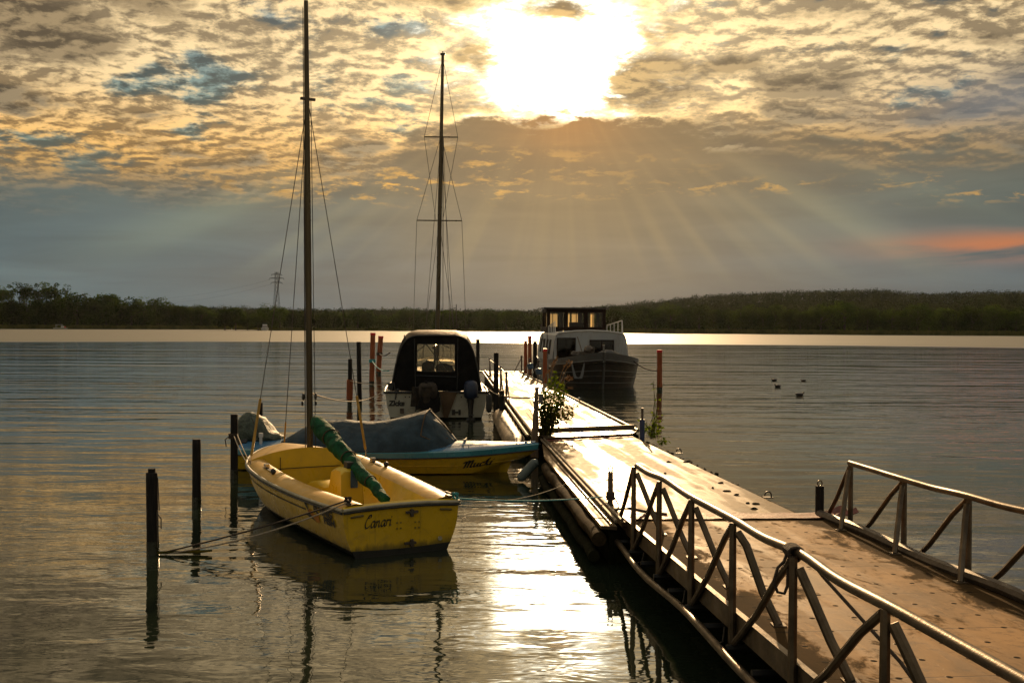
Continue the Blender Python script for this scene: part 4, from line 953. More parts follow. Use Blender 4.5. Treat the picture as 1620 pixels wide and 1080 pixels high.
b.build('hull', 'white', zk, sharp=30)
b = MB(); b.face(*[Vector((-.004, y_, z_)) for y_, z_ in ((1.37, .05), (1.36, -.1), (-1.36, -.1), (-1.37, .05))]); b.build('waterline_band', 'algae', zk)
b = MB(); b.tube([(-.03, 1.56, .80), (-.03, -1.56, .80)], .035, 8); b.build('stern_rub_rail', 'rubber', zk)
for sd in (1, -1): MB().tube([Vector((t*LZ, sd*(zb(t)+.02), zt_(t)-.02)) for t in tz], .035, 8).build('rub_rail', 'rubber', zk)
b = MB(); b.loft([[Vector((t*LZ, zb(t)*k/5, zt_(t)+.02+.12*(1-(k/5)**2)*(1 if t > .4 else 0))) for k in range(-5, 6)] for t in (.38, .5, .6, .7, .8, .88, .94, 1)]); b.build('foredeck', 'white', zk)
b = MB()
for y0_, y1_ in ((1.5, 1.2), (-1.2, -1.5)): b.slab([Vector((0, y0_, .83)), Vector((0, y1_, .83)), Vector((2.8, y1_, .85)), Vector((2.8, y0_, .85))], .06)
b.slab([Vector((0, 1.2, .83)), Vector((0, -1.2, .83)), Vector((.35, -1.2, .83)), Vector((.35, 1.2, .83))], .06)
b.build('side_coaming', 'white', zk)
b = MB(); b.slab([Vector((.02, 1.4, .15)), Vector((.02, -1.4, .15)), Vector((3, -1.4, .15)), Vector((3, 1.4, .15))], .05); b.box((2.75, .0, .9), (.3, 2.1, .55)); b.box((1.2, .65, .75), (.5, .5, .9)); b.box((1.2, -.6, .75), (.5, .5, .9)); b.build('cockpit_fittings', 'dark', zk)
# canopy
def arch(x, hb, ht, zt2, zb2=.84, n=20):
    out = []
    for k in range(n+1):
        a = PI*k/n; c, s_ = math.cos(a), math.sin(a)
        yy = math.copysign(abs(c)**.34, c); zz_ = s_**.42 if s_ > 0 else 0
        hw = lerp(hb, ht, zz_)
        out.append(Vector((x, yy*hw, zb2+(zt2-zb2)*zz_)))
    return out
A0, A1, A2, A3 = arch(.05, 1.36, 1.06, 2.50), arch(.45, 1.36, 1.10, 2.62), arch(1.7, 1.36, 1.12, 2.66), arch(2.75, 1.34, 1.02, 2.50)
b = MB()
for S in ((A0, A1, A2, A3),):
    b.loft([[q_ for q_ in s_[:7]] for s_ in S]); b.loft([[q_ for q_ in s_[14:]] for s_ in S])
wz0, wz1, wy0, wy1 = 1.42, 2.24, .58, -.55
def rectpt(y, z):
    y = min(max(y*.6, wy1), wy0); z = min(max(z, wz0), wz1); return Vector((.05, y, z))
out = A0+[Vector((.05, y_, .84)) for y_ in (-.9, -.5, 0, .5, .9)]
inn = []
for k, q_ in enumerate(out):
    ang = math.atan2(q_.z-1.75, q_.y); c, s_ = math.cos(ang), math.sin(ang)
    k_ = min(.565/max(abs(c), 1e-6), .41/max(abs(s_), 1e-6)); inn.append(Vector((.05, .015+c*k_, 1.83+s_*k_)))
b.loft([out, inn], False, True)
b.build('canopy_sides', 'black_canvas', zk, sharp=60)
MB().loft([s_[6:15] for s_ in (A0, A1, A2, A3)]).build('canopy_roof', 'tan_canvas', zk, sharp=60)
MB().tube([q_+Vector((-.012, 0, 0)) for q_ in A0], .022, 6).build('canopy_hem', 'rubber', zk)
b = MB(); b.face(Vector((.055, .58, 1.42)), Vector((.055, -.55, 1.42)), Vector((.055, -.55, 2.24)), Vector((.055, .58, 2.24))); b.build('canopy_window', 'vinyl', zk)
b = MB(); b.tube([(.03, .58, 1.42), (.03, -.55, 1.42), (.03, -.55, 2.24), (.03, .58, 2.24), (.03, .58, 1.42)], .012, 6); b.tube([(.03, .62, .86), (.03, .66, 2.4)], .014, 6); b.tube([(.03, -.62, .86), (.03, -.64, 2.42)], .014, 6); b.tube([(.02, .6, 1.30), (.02, -.6, 1.26)], .014, 6); b.build('canopy_zip', 'rubber', zk)
b = MB()
for y0_, y1_ in ((-.95, -.05), (.05, .95)):
    b.tube([(2.8, y0_, 1.5), (2.7, y0_*.95, 2.38), (2.7, y1_*.95, 2.38), (2.8, y1_, 1.5), (2.8, y0_, 1.5)], .03, 6)
b.tube([(1.6, 1.1, 1.0), (1.5, 1.0, 2.5)], .015, 6); b.tube([(.6, -.5, 1.2), (1.9, .4, 2.3)], .015, 6); b.tube([(.5, .6, 2.0), (1.6, .15, 2.35), (1.9, -.4, 2.1)], .012, 6)
b.build('windscreen_frame', 'steel_dark', zk)
b = MB(); b.face(Vector((2.81, -.95, 1.5)), Vector((2.81, .95, 1.5)), Vector((2.71, .9, 2.38)), Vector((2.71, -.9, 2.38))); b.build('windscreen', 'glass', zk)
b = MB(); b.sphere((1.0, .25, 1.45), (.10, .22, .28), 10, 7, .3, 2); b.sphere((1.5, -.25, 1.42), (.12, .30, .20), 10, 7, .3, 5); b.build('cockpit_clutter', 'engine_rag', zk)
# outboards
def outboard(parent, x, y, s, mcowl, mleg, nm, tilt=.0, bigness=1.0, cover=False):
    b = MB(); c = Vector((x, y, 0))
    b.loft([[c+Vector((-.30*s+math.cos(a)*.26*s*f, math.sin(a)*.21*s*f, z_)) for a in [j*PI/8 for j in range(16)]] for z_, f in ((.62, .5), (.66, .92), (.80, 1.03), (.95, .98), (1.03, .78), (1.06, .35))], True, True)
    for i, a in enumerate(b.v): b.v[i] = (a[0], a[1], .60+(a[2]-.60)*bigness+(.0))
    cw = b.build(nm+'_cowl', mcowl, parent, sharp=60)
    b = MB(); b.tube([c+Vector((-.28*s, 0, .64)), c+Vector((-.27*s, 0, .35)), c+Vector((-.30*s, 0, .05)), c+Vector((-.32*s, 0, -.12))], [.11*s, .08*s, .06*s, .055*s], 10)
    b.box(c+Vector((-.02, 0, .66)), (.10, .22*s, .34)); b.box(c+Vector((-.40*s, 0, .16)), (.34*s, .16*s, .02)); b.build(nm+'_leg', mleg, parent)
    b = MB(); b.sphere(c+Vector((-.36*s, 0, -.02)), (.16*s, .045*s, .05*s), 10, 6)
    for k in range(3):
        a = k*2*PI/3+.4; b.sphere(c+Vector((-.50*s, math.cos(a)*.08*s, -.02+math.sin(a)*.08*s)), (.02, .07*s if abs(math.cos(a)) > .5 else .04*s, .07*s), 8, 5)
    b.build(nm+'_propeller', mleg, parent)
outboard(zk, -.05, .25, 1.35, 'engine_rag', 'engine', 'main_outboard', 0, 1.15)
outboard(zk, -.05, -1.02, 1.0, 'engine_blue', 'engine', 'small_outboard', 0, 1.25)
b = MB()   # dark cloth draped over the main engine
secs = []
for k in range(9):
    t = k/8; z_ = lerp(1.12, .30, t); w_ = .15+.25*t**.7
    secs.append([Vector((-.38+math.cos(a)*(.26+.20*t)*(1+.12*math.sin(a*5+k*.4)), .25+math.sin(a)*w_*(1+.14*math.sin(a*4+k*.6)), z_+.05*math.sin(a*3))) for a in [j*PI/10 for j in range(20)]])
b.loft(secs, False, True); b.face(*secs[0]); b.build('engine_cloth', 'black_canvas', zk, sharp=80)
b = MB(); secs = [[Vector((-.50+.02*k+math.cos(a)*.05, .62+math.sin(a)*.10*(1+.1*k), lerp(.98, .42, k/5)+.02*math.sin(a*3))) for a in [j*PI/5 for j in range(10)]] for k in range(6)]
b.loft(secs, True, True); b.build('hanging_rag', 'engine_rag', zk)
b = MB(); secs = [[Vector((-.83+.03*k+math.cos(a)*.03, .28+math.sin(a)*(.16-.018*k), lerp(1.02, .22, k/6))) for a in [j*PI/4 for j in range(8)]] for k in range(7)]
b.loft(secs, True, True); b.build('engine_strap', 'engine_rag', zk)
b = MB(); b.slab([Vector((-.06, -.1, .83)), Vector((-.06, -.62, .80)), Vector((-.10, -.35, .05)), Vector((-.10, -.22, .05))], .03, (-1, 0, 0)); b.build('swim_board', 'tan_canvas', zk)
b = MB(); b.box((.06, 1.36, .96), (.16, .16, .18)); b.box((.06, 1.36, 1.06), (.18, .18, .03)); b.build('stern_lamp', 'rubber', zk)
b = MB(); b.tube([(-.03, 1.22, .8), (-.02, 1.26, 1.1)], .022, 6); b.tube([(-.03, 1.18, .84), (-.05, 1.22, .58)], .02, 6); b.sphere((-.01, 1.15, .87), (.05, .06, .05), 8, 5); b.build('cover_tie', 'rubber', zk)
b = MB(); b.box((-.02, 1.02, .24), (.03, .12, .16)); b.build('trim_plate', 'steel_dark', zk)
b = MB(); b.box((-.02, -.52, .20), (.03, .10, .16)); b.box((-.02, -.70, .20), (.03, .07, .16)); b.box((-.02, -.61, .20), (.03, .10, .05)); b.build('number_marks', 'letter', zk)
b = MB()
for y_ in (1.20, .92, .80, -.75, -1.25): b.tube([(0, y_, .66), (-.01, y_, .66)], .022, 8)
b.build('drain_holes', 'letter', zk)
v2, f2 = text2d('Zicke', .215, .12, .012); letters(v2, f2, lambda a, c: Vector((-.012, 1.41-a*.95, .40+c)), 'name_lettering', 'letter', zk)
b = MB()
for sd in (1, -1):
    b.tube([(3.4, sd*1.3, .9), (3.4, sd*1.3, 1.35), (5.2, sd*1.0, 1.5), (6.7, sd*.1, 1.65)], .015, 6)
b.build('bow_rail', 'chrome', zk)

# ================================================================ SLOOP WHOSE MAST RISES BEHIND THE CRUISER
sd0 = Vector((-3.0, 41.9, 0)); sy = thing('sailing_yacht', 'sailing yacht hidden behind the white cruiser, showing its tall thin mast with spreaders', 'sailing yacht', (-2.85, 37.9, 0), math.radians(90+2))
b = MB(); LS = 8.2
def sb(t): return table([0, .3, .6, .85, 1], [.85, 1.15, 1.2, .6, .03], t)
for sd in (1, -1): b.loft([[Vector((t*LS, sd*sb(t), .85+.2*t)), Vector((t*LS, sd*sb(t)*.95, .3)), Vector((t*LS-.5*t, sd*sb(t)*.7, -.05)), Vector((t*LS-.8*t, 0, -.4))] for t in (0, .15, .3, .45, .6, .75, .85, .93, 1)])
b.face(*[Vector((0, y_, z_)) for y_, z_ in ((.85, .85), (.8, .3), (.6, -.05), (0, -.4), (-.6, -.05), (-.8, .3), (-.85, .85))]); b.build('hull', 'white', sy)
b = MB(); b.loft([[Vector((t*LS, sb(t)*k/3, .86+.2*t)) for k in range(-3, 4)] for t in (0, .3, .6, .85, 1)]); b.box((4.3, 0, 1.15), (2.6, 1.3, .4), 0, .12); b.build('deck', 'white', sy)
SM = rootmat(sy).inverted(); m0 = SM @ aty(691.5, 520, 42); m0.z = 1.1; m1 = SM @ aty(700.5, 86, 42)
mo = MB().tube([m0, m0.lerp(m1, .6), m1], [.095, .085, .06], 10).build('mast', 'mast', sy)
b = MB(); b.tube([m1, m1+Vector((0, 0, .12))], .02, 6); b.box(m1, (.12, .2, .07)); b.build('masthead', 'rubber', mo)
b = MB()
for py, hw in ((217, 26.5), (349, 35.5)):
    c = SM @ aty(700.5-9*(py-86)/434, py, 42); L_ = hw/1600*42
    MB().tube([c+Vector((0, L_, 0)), c+Vector((0, -L_, 0))], .028, 6).build('spreader', 'mast', mo)
    if py == 217: c1, L1 = c, L_
    else: c2, L2 = c, L_
for sd in (1, -1):
    dk = Vector((m0.x-.1, sd*1.1, 1.0)); W_ = .009
    b = MB(); b.tube([m1-Vector((0, 0, .15)), c1+Vector((0, sd*L1, 0)), c2+Vector((0, sd*L1*.2, 0))], W_, 4); b.tube([m1.lerp(c1, .98), c2+Vector((0, sd*L2, 0)), Vector((dk.x, sd*1.15, 1.0))], W_, 4)
    b.tube([c2+Vector((0, 0, -.05)), Vector((dk.x, sd*.8, 1.0))], W_, 4); b.tube([c1, dk-Vector((.5, sd*.4, 0))], W_, 4); b.build('shroud', 'wire', sy)
b = MB(); b.tube([m1, Vector((LS-.1, 0, 1.1))], .012, 4); b.tube([m1, Vector((.1, 0, 1.0))], .012, 4); b.tube([c1+Vector((-.12, -.1, 0)), m0+Vector((-.12, -.25, 0))], .009, 4); b.tube([c1+Vector((-.12, -.1, 0)), m0+Vector((-.2, -.6, 0))], .009, 4); b.build('stays', 'wire', sy)
b = MB(); b.tube([m0+Vector((-.1, 0, .9)), m0+Vector((-3.2, 0, .85))], .07, 8); b.build('boom', 'mast', sy)
b = MB(); b.tube([(.3, -.75, .9), (.3, -.75, 3.6)], .015, 5); b.build('aerial', 'wire', sy)

# ================================================================ HOUSEBOAT
st = atz(955.5, 616, 0)
hb = thing('houseboat', 'white-cabined houseboat with a dark steel hull and brown wheelhouse at the end of the jetty', 'houseboat', st, math.atan2(-1, .06))
XS = [-14, -12.5, -9, -5, -3.4, -2.2, -1.3, -.6, -.2, 0]
def hbw(x): return table([-14, -12, -4.5, -2.6, -1.2, -.4, 0], [1.5, 2.12, 2.18, 2.05, 1.55, .80, .03], x)
def hbz(x): return table([-14, -8, -3.5, -1.2, 0], [1.12, 1.12, 1.22, 1.40, 1.66], x)
def hrow(x, sd, zs_):
    out = []
    for f in zs_:
        z_ = hbz(x)*f; k = lerp(.86, 1.0, min(1, max(0, f+.1)))
        rake = .55*(1-f)*max(0, 1+x/2.0) if x > -2 else 0
        out.append(Vector((x-rake, sd*max(.02, hbw(x)*k), z_)))
    return out
b = MB()
for sd in (1, -1): b.loft([hrow(x, sd, (.78, .6, .4, .2, 0, -.25)) for x in XS])
b.face(*(hrow(-14, 1, (.78, .4, -.25))+hrow(-14, -1, (-.25, .4, .78)))); b.build('hull', 'hull_dark', hb)
b = MB()
for sd in (1, -1): b.loft([hrow(x, sd, (1.0, .9, .78)) for x in XS]); b.loft([[p_+Vector((0, -sd*.10, 0)) for p_ in hrow(x, sd, (1.0, .9, .8))] for x in XS]); b.loft([[hrow(x, sd, (1.0,))[0], hrow(x, sd, (1.0,))[0]-Vector((0, sd*.10, 0))] for x in XS])
b.build('bulwark', 'hull_grey', hb)
for f, m_, r_ in ((.785, 'hull_grey', .03), (.50, 'hull_grey', .022), (.34, 'hull_dark', .03), (.16, 'hull_grey', .02)):
    for sd in (1, -1):
        MB().tube([hrow(x, sd, (f,))[0]+Vector((0, sd*.015, 0)) for x in XS], r_, 6).build('rubbing_strake', m_, hb)
b = MB(); b.tube([hrow(0, 1, (f,))[0]*1.0+Vector((.02, 0, 0)) for f in (1.0, .6, .2, 0, -.2)], .045, 8); b.tube([(-.15, 0, 1.5), (-.15, 0, 1.98)], .04, 8); b.build('stem_post', 'hull_grey', hb)
b = MB(); b.loft([[Vector((x, hbw(x)*.97*k, hbz(x)*.72)) for k in (-1, 0, 1)] for x in XS]); b.build('foredeck', 'hull_grey', hb)
# cabin with rounded shoulders
def crow(x, kx, zt2=2.52, zb2=1.0):
    pts = []
    for y_, z_ in ((-1.93, zb2), (-1.90, 1.5), (-1.82, 2.1), (-1.74, 2.36), (-1.60, 2.45), (-.8, zt2+.02), (0, zt2+.05), (.8, zt2+.02), (1.60, 2.45), (1.74, 2.36), (1.82, 2.1), (1.90, 1.5), (1.93, zb2)):
        pts.append(Vector((x, y_*kx, z_)))
    return pts
C0 = crow(-4.55, .96); C1 = crow(-4.7, 1.0); C2 = crow(-12.4, 1.0)
b = MB(); b.loft([C0, C1, C2]); b.face(*C2)
# front wall with two openings, built from strips
fx = -4.55
def fz(y): # roof line
    for i in range(len(C0)-1):
        if C0[i].y <= y <= C0[i+1].y and C0[i+1].y > C0[i].y: return lerp(C0[i].z, C0[i+1].z, (y-C0[i].y)/(C0[i+1].y-C0[i].y))
    return 2.3
ops = [(-1.62, -.74, 1.15, 2.22), (-.02, 1.15, 1.42, 2.12)]
cutys = sorted([-1.8, -1.7, -1.62, -1.2, -.74, -.4, -.02, .3, .7, 1.15, 1.5, 1.66, 1.75, 1.82])
for a, c in zip(cutys[:-1], cutys[1:]):
    m_ = (a+c)/2; op = [o_ for o_ in ops if o_[0] < m_ < o_[1]]
    za, zc_ = fz(a), fz(c)
    if op:
        b.face(Vector((fx, a, op[0][3])), Vector((fx, c, op[0][3])), Vector((fx, c, zc_)), Vector((fx, a, za))); b.face(Vector((fx, a, 1.0)), Vector((fx, c, 1.0)), Vector((fx, c, op[0][2])), Vector((fx, a, op[0][2])))
    else: b.face(Vector((fx, a, 1.0)), Vector((fx, c, 1.0)), Vector((fx, c, zc_)), Vector((fx, a, za)))
b.build('cabin', 'white_cabin', hb, sharp=35)
b = MB(); b.tube([p_+Vector((.02, 0, .03)) for p_ in C0[3:10]], .035, 8); b.build('roof_edge', 'white_bright', hb)
for (y0_, y1_, z0_, z1_), nm in zip(ops, ('front_door', 'front_window')):
    b = MB(); b.tube([(fx+.01, y0_, z0_), (fx+.01, y1_, z0_), (fx+.01, y1_, z1_), (fx+.01, y0_, z1_), (fx+.01, y0_, z0_)], .035, 6)
    b.tube([(fx, (y0_+y1_)/2, z0_), (fx, (y0_+y1_)/2, z1_)], .02 if nm == 'front_window' else .012, 6); fr_ = b.build(nm, 'brown_wood', hb)
    b = MB(); b.face(Vector((fx-.02, y0_, z0_)), Vector((fx-.02, y1_, z0_)), Vector((fx-.02, y1_, z1_)), Vector((fx-.02, y0_, z1_))); b.build('pane', 'glass', fr_)
b = MB(); b.slab([Vector((-8.0, -1.8, 1.02)), Vector((-4.6, -1.8, 1.02)), Vector((-4.6, 1.8, 1.02)), Vector((-8.0, 1.8, 1.02))], .02); b.box((-7.8, 0, 1.7), (.05, 3.3, 1.3)); b.box((-6.6, .5, 1.3), (.8, .6, .5)); b.box((-6.5, -1.1, 1.3), (.9, .5, .5)); b.build('interior', 'brown_wood', hb)
for x_ in (-5.7, -7.2, -8.9, -10.6):        # side windows on both flanks
    for sd in (1, -1):
        b = MB(); yy = sd*1.90; z0_, z1_ = 1.42, 2.12; wd = .30
        b.slab([Vector((x_-wd, sd*1.915, z0_)), Vector((x_+wd, sd*1.915, z0_)), Vector((x_+wd, sd*1.83, z1_)), Vector((x_-wd, sd*1.83, z1_))], .03, (0, -sd, 0)); wf = b.build('side_window', 'dark', hb)
        b = MB(); b.tube([(x_-wd, sd*1.92, z0_), (x_+wd, sd*1.92, z0_), (x_+wd, sd*1.835, z1_), (x_-wd, sd*1.835, z1_), (x_-wd, sd*1.92, z0_)], .022, 6); b.build('frame', 'brown_wood', wf)
# wheelhouse: frames and glass all round
wx0, wx1, wy, wz0_, wz1_ = -10.2, -12.6, 1.62, 2.40, 3.74
b = MB(); hx = (wx0+wx1)/2; fr_w = .13
for x_ in (wx0, wx1):
    b.box((x_, 0, 2.62), (.10, 2*wy, .30)); b.box((x_, 0, wz1_-.09), (.10, 2*wy, .20))
    for y_, w_ in ((-wy+.1, .20), (-.56, .22), (.52, .22), (wy-.09, .17)): b.box((x_, y_, 3.1), (.09, w_, 1.16))
for sd in (1, -1):
    b.box((hx, sd*(wy-.03), 2.62), (wx0-wx1, .09, .30)); b.box((hx, sd*(wy-.03), wz1_-.09), (wx0-wx1, .09, .20)); b.box((hx, sd*(wy-.03), 3.1), (.16, .08, 1.16))
b.build('wheelhouse', 'brown_wood', hb)
b = MB(); b.box((wx0+.01, 0, 3.1), (.02, .04, 1.1)); b.box((wx1, -1.05, 3.1), (.03, .05, 1.1)); b.box((wx1, .95, 3.1), (.03, .06, 1.1)); b.box((-11.2, .2, 2.85), (.5, .9, .35)); b.tube([(-10.9, -.9, 2.6), (-10.9, -.9, 3.4)], .04, 6); b.tube([(-11.5, 1.1, 2.6), (-11.5, 1.1, 3.5)], .03, 6); b.build('helm_fittings', 'brown_wood', hb)
b = MB(); b.slab([Vector((wx0+.22, -wy-.16, wz1_+.08)), Vector((wx0+.22, wy+.16, wz1_+.08)), Vector((wx1-.2, wy+.16, wz1_+.08)), Vector((wx1-.2, -wy-.16, wz1_+.08))], .08); b.box((wx0+.25, .05, wz1_+.03), (.06, .26, .07)); b.build('wheelhouse_roof', 'hull_dark', hb)
b = MB()
for x_ in (wx0-.03, wx1+.03): b.face(Vector((x_, -wy+.1, 2.7)), Vector((x_, wy-.1, 2.7)), Vector((x_, wy-.1, 3.66)), Vector((x_, -wy+.1, 3.66)))
for sd in (1, -1): b.face(Vector((wx0, sd*(wy-.04), 2.7)), Vector((wx1, sd*(wy-.04), 2.7)), Vector((wx1, sd*(wy-.04), 3.66)), Vector((wx0, sd*(wy-.04), 3.66)))
b.build('wheelhouse_glass', 'glass', hb)
for y0_, y1_ in ((-1.45, -.80), (-.40, -.10), (.02, .36), (.70, .92), (1.08, 1.28)):
    b = MB(); n_ = 14; b.loft([[Vector((wx1+.18+.03*math.sin(k*1.9), lerp(y0_, y1_, k/n_), z_)) for k in range(n_+1)] for z_ in (2.75, 3.64)]); b.build('curtain', 'curtain', hb)
def rail(x0, x1, y, zt2, label=None):
    b = MB(); n_ = 5; P_ = [Vector((lerp(x0, x1, k/(n_-1)), y, 2.48)) for k in range(n_)]
    for k, p_ in enumerate(P_): b.tube([p_, p_+Vector((0, 0, zt2-.06*(n_-1-k)))], .022, 6)
    b.tube([p_+Vector((0, 0, zt2-.06*(n_-1-k))) for k, p_ in enumerate(P_)], .024, 6); b.tube([P_[-1]+Vector((0, 0, zt2)), P_[-1]+Vector((.35, sd*.02, .0))], .022, 6); b.build('roof_rail', 'white_bright', hb)
rail(-9.6, -4.8, 1.60, .62); rail(-9.8, -6.4, -1.55, .55)
b = MB()    # anchor in its recess
for s_ in (1, -1): b.loft([[Vector((-.95, -.80+s_*.26+w_*s_, 1.10)) for w_ in (0, .06)], [Vector((-.85, -.80+s_*.09+w_*s_, .55)) for w_ in (0, .13)], [Vector((-.82, -.80+w_*s_, .44)) for w_ in (0, .16)]])
b.tube([(-.85, -.98, .46), (-.85, -.62, .46)], .03, 6)
for i, a in enumerate(b.v): b.v[i] = (a[0]+.42, a[1]-.30, a[2]*1.05)
b.build('anchor', 'hull_grey', hb)
b = MB(); b.loft([[Vector((-.70-.35*k, -.52-.33*k-.0, .78)), Vector((-.74-.35*k, -.50-.32*k, .55))] for k in (0, 1)]); b.build('recess_plate', 'hull_grey', hb)
b = MB(); b.box((-2.2, -.55, 1.52), (.5, .7, .25)); b.sphere((-2.0, -.45, 1.72), (.18, .22, .18), 10, 7, .4, 1); b.sphere((-2.1, -.95, 1.55), (.2, .3, .1), 10, 6, .5, 3); b.tube([(-2.0, -.2, 1.6), (-2.0, -.2, 1.85)], .05, 8); b.tube([(-3, -.6, 1.6), (-3.6, -.75, 2.3)], .03, 6); b.build('windlass', 'steel_dark', hb)
b = MB(); b.sphere((-2.6, .55, 1.45), (.4, .5, .25), 12, 7, .4, 8); b.build('covered_gear', 'engine', hb)
b = MB(); b.tube([(-10.4, -1.9, 2.9), (-5.4, -2.12, 1.2)], .025, 6); b.tube([(-9.2, -1.7, 3.3), (-4.9, -2.05, 1.2)], .02, 6); b.build('mooring_spar', 'rope_dark', hb)

# ================================================================ FENDERS, ROPES
def fender(name, a, c, r, m, label, grp=None):
    a, c = Vector(a), Vector(c); o = thing(name, label, 'fender', (a.x, a.y, min(a.z, c.z)), 0, grp); n_ = 10
    MB().tube([a.lerp(c, k/n_) for k in range(n_+1)], [r*math.sqrt(max(.05, 1-(2*max(0, abs(k/n_-.5)-.32)/.36)**2)) for k in range(n_+1)], 14).build('body', m, o, world=True)
    e = a if a.z > c.z else c; MB().tube([e, e+Vector((.0, .0, .16))], .012, 6).build('lanyard', 'rope_dark', o, world=True); return o
fender('fender', atz(820, 760, .03), aty(850, 727, 18.1), .085, 'fender', 'grey cylindrical fender slanting into the water below the speedboat bow')
fender('fender', aty(773.5, 622, 28.6), aty(773.5, 653, 28.6), .085, 'rubber', 'black fender hanging between the cruiser stern and the jetty')
fender('fender', aty(838, 574, 43), aty(840, 584, 43), .13, 'fender_blue', 'blue fender farther out on the stanchions by the red posts', 'blue fenders by the houseboat')
fender('fender', aty(851, 582, 39.5), aty(853, 593, 39.5), .13, 'fender_blue', 'blue fender nearer the red post with the grey middle', 'blue fenders by the houseboat')
def rope(path, r, m, label, seg=6):
    return solo(MB().tube(path, r, seg), 'rope', m, label, 'rope', Vector(path[0]))
W = lambda x, y, z: DM @ Vector((x, y, z))
P1w = P1[0]+Vector((P1[2], -.02, .0))
rope(sag(W(.10, .68, .69), P1w+Vector((.08, 0, .03)), .03), .011, 'rope_dark', 'upper dark rope from the stern corner of the yellow dinghy to the nearest black post')
rope(sag(W(.08, .68, .67), P1w+Vector((.08, 0, .012)), .09), .010, 'rope', 'lower slack rope from the stern corner of the yellow dinghy to the nearest black post')
pt_ = atz(311, 875, .012)
b = MB(); b.tube([P1w+Vector((-.02, 0, .02)), P1w+Vector((.15, 0, .03)), pt_+Vector((0, 0, .02)), pt_+Vector((.18, .03, .03))], [.015, .018, .02, .012], 8); solo(b, 'weed_clump', 'leaf_brown', 'yellowish weed clinging to the rope at the waterline near the nearest black post', 'weed', pt_)
b = MB()
for k in range(7): b.tube([W(.10+.02*math.cos(a+k), .66+.035*math.sin(a*1.3+k), .70+.03*math.sin(a+k*.8)) for a in [j*.6 for j in range(9)]], .010, 5)
solo(b, 'rope', 'rope_dark', 'tight dark rope knot on the dinghy cleat at its left stern corner', 'rope', W(.1, .66, .68))
b = MB()
for k in range(6): b.tube([W(.02+.03*math.cos(a+k), -.72+.03*math.sin(a*1.2+k), .66+.04*math.sin(a+k*.8)) for a in [j*.6 for j in range(9)]], .010, 5)
solo(b, 'rope', 'rope_teal', 'teal rope knot at the right stern corner of the yellow dinghy', 'rope', W(.02, -.72, .66))
rope(sag(W(.0, -.75, .63), BOL, .045), .009, 'rope_teal', 'teal mooring line from the dinghy stern to the slim bollard')
rope(sag(W(.0, -.75, .60), atz(893, 766, .42), .10), .005, 'rope', 'thin pale line from the dinghy stern to the side of the pontoon')
b = MB()
for k in range(5): b.tube([BOL+Vector((.05*math.cos(a), .05*math.sin(a), .02*k-.04)) for a in [j*PI/6 for j in range(13)]], .011, 5)
b.tube([BOL+Vector((.04, -.03, .0)), BOL+Vector((.10, -.05, -.10)), BOL+Vector((.07, -.05, -.20)), BOL+Vector((.03, -.03, -.1))], .010, 5)
solo(b, 'rope', 'rope_dark', 'dark rope wound round the slim bollard', 'rope', BOL)
b = MB(); b.tube([BOL+Vector((.05, 0, -.18)), gp(12.2, -.1, .10), gp(12.0, .0, .14), gp(12.3, .25, .05), gp(12.2, .5, .03)], .018, 6); solo(b, 'rope', 'rope_dark', 'thick dark rope lashing the gangway corner to the slim bollard', 'rope', gp(12.2, 0, 0))
P3t = aty(366, 690, P3[0].y); 
rope(sag(P3t+Vector((.06, -.05, .02)), W(.715*LD, db(.715), .66), .04), .009, 'rope', 'left pale mooring rope from the black post to the dinghy bow')
rope(sag(P3t+Vector((.10, .02, .04)), W(.735*LD, db(.735)-.02, .70), .02), .009, 'rope', 'right pale mooring rope from the black post to the dinghy bow')
b = MB()
for k in range(4): b.tube([P3t+Vector((.035*0+(P3[2]+.012)*math.cos(a)+.035, (P3[2]+.012)*math.sin(a), .025*k-.03)) for a in [j*PI/8 for j in range(17)]], .012, 5)
b.tube([P3t+Vector((-.03, -.07, .0)), P3t+Vector((-.09, -.08, -.05)), P3t+Vector((-.07, -.08, -.18))], .010, 5); solo(b, 'rope', 'rope_dark', 'dark rope wrapped round the black post by the dinghy bow', 'rope', P3t)
ZM = rootmat(zk)
rope(sag(ZM @ Vector((.06, 1.45, .93)), aty(493, 622, 16.2), .25), .011, 'rope', 'pale rope from the cruiser stern running left to the dinghy mast')
rope(sag(ZM @ Vector((.06, 1.40, 1.02)), aty(553, 602, PA[0].y), .05), .010, 'rope', 'pale rope from the cruiser stern to the sleeved post')
rope(sag(aty(588.5, 570.5, PC[0].y), ZM @ Vector((2.0, 1.50, 1.35)), .15), .020, 'rope_teal', 'teal rope from the taller orange post to the cruiser side')
rope(sag(aty(600.5, 559.5, PD[0].y), ZM @ Vector((3.2, 1.52, 1.9)), .12), .020, 'rope_dark', 'dark rope from the shorter orange post to the cruiser side')
for (pp, px, py, m_, lb) in ((PC, 588.8, 570.5, 'rope_teal', 'teal rope turns round the taller orange post'), (PD, 600.3, 559.5, 'rope_dark', 'dark rope turns round the shorter orange post')):
    c = aty(px, py, pp[0].y); b = MB()
    for k in range(3): b.tube([c+Vector(((pp[2]+.02)*math.cos(a), (pp[2]+.02)*math.sin(a), .05*k-.05)) for a in [j*PI/8 for j in range(17)]], .028, 5)
    solo(b, 'rope', m_, lb, 'rope', c)
HM = rootmat(hb)
rope(sag(HM @ Vector((-1.6, 1.45, 1.36)), aty(1043.5, 586, PR[0].y), .18), .028, 'rope_dark', 'heavy dark rope from the houseboat bow to the lone red post')
rope(sag(aty(771, 613, 30), PS[1]+Vector((0, -.1, -.12)), .05), .012, 'rope', 'pale rope from the cruiser to the short stout black post')
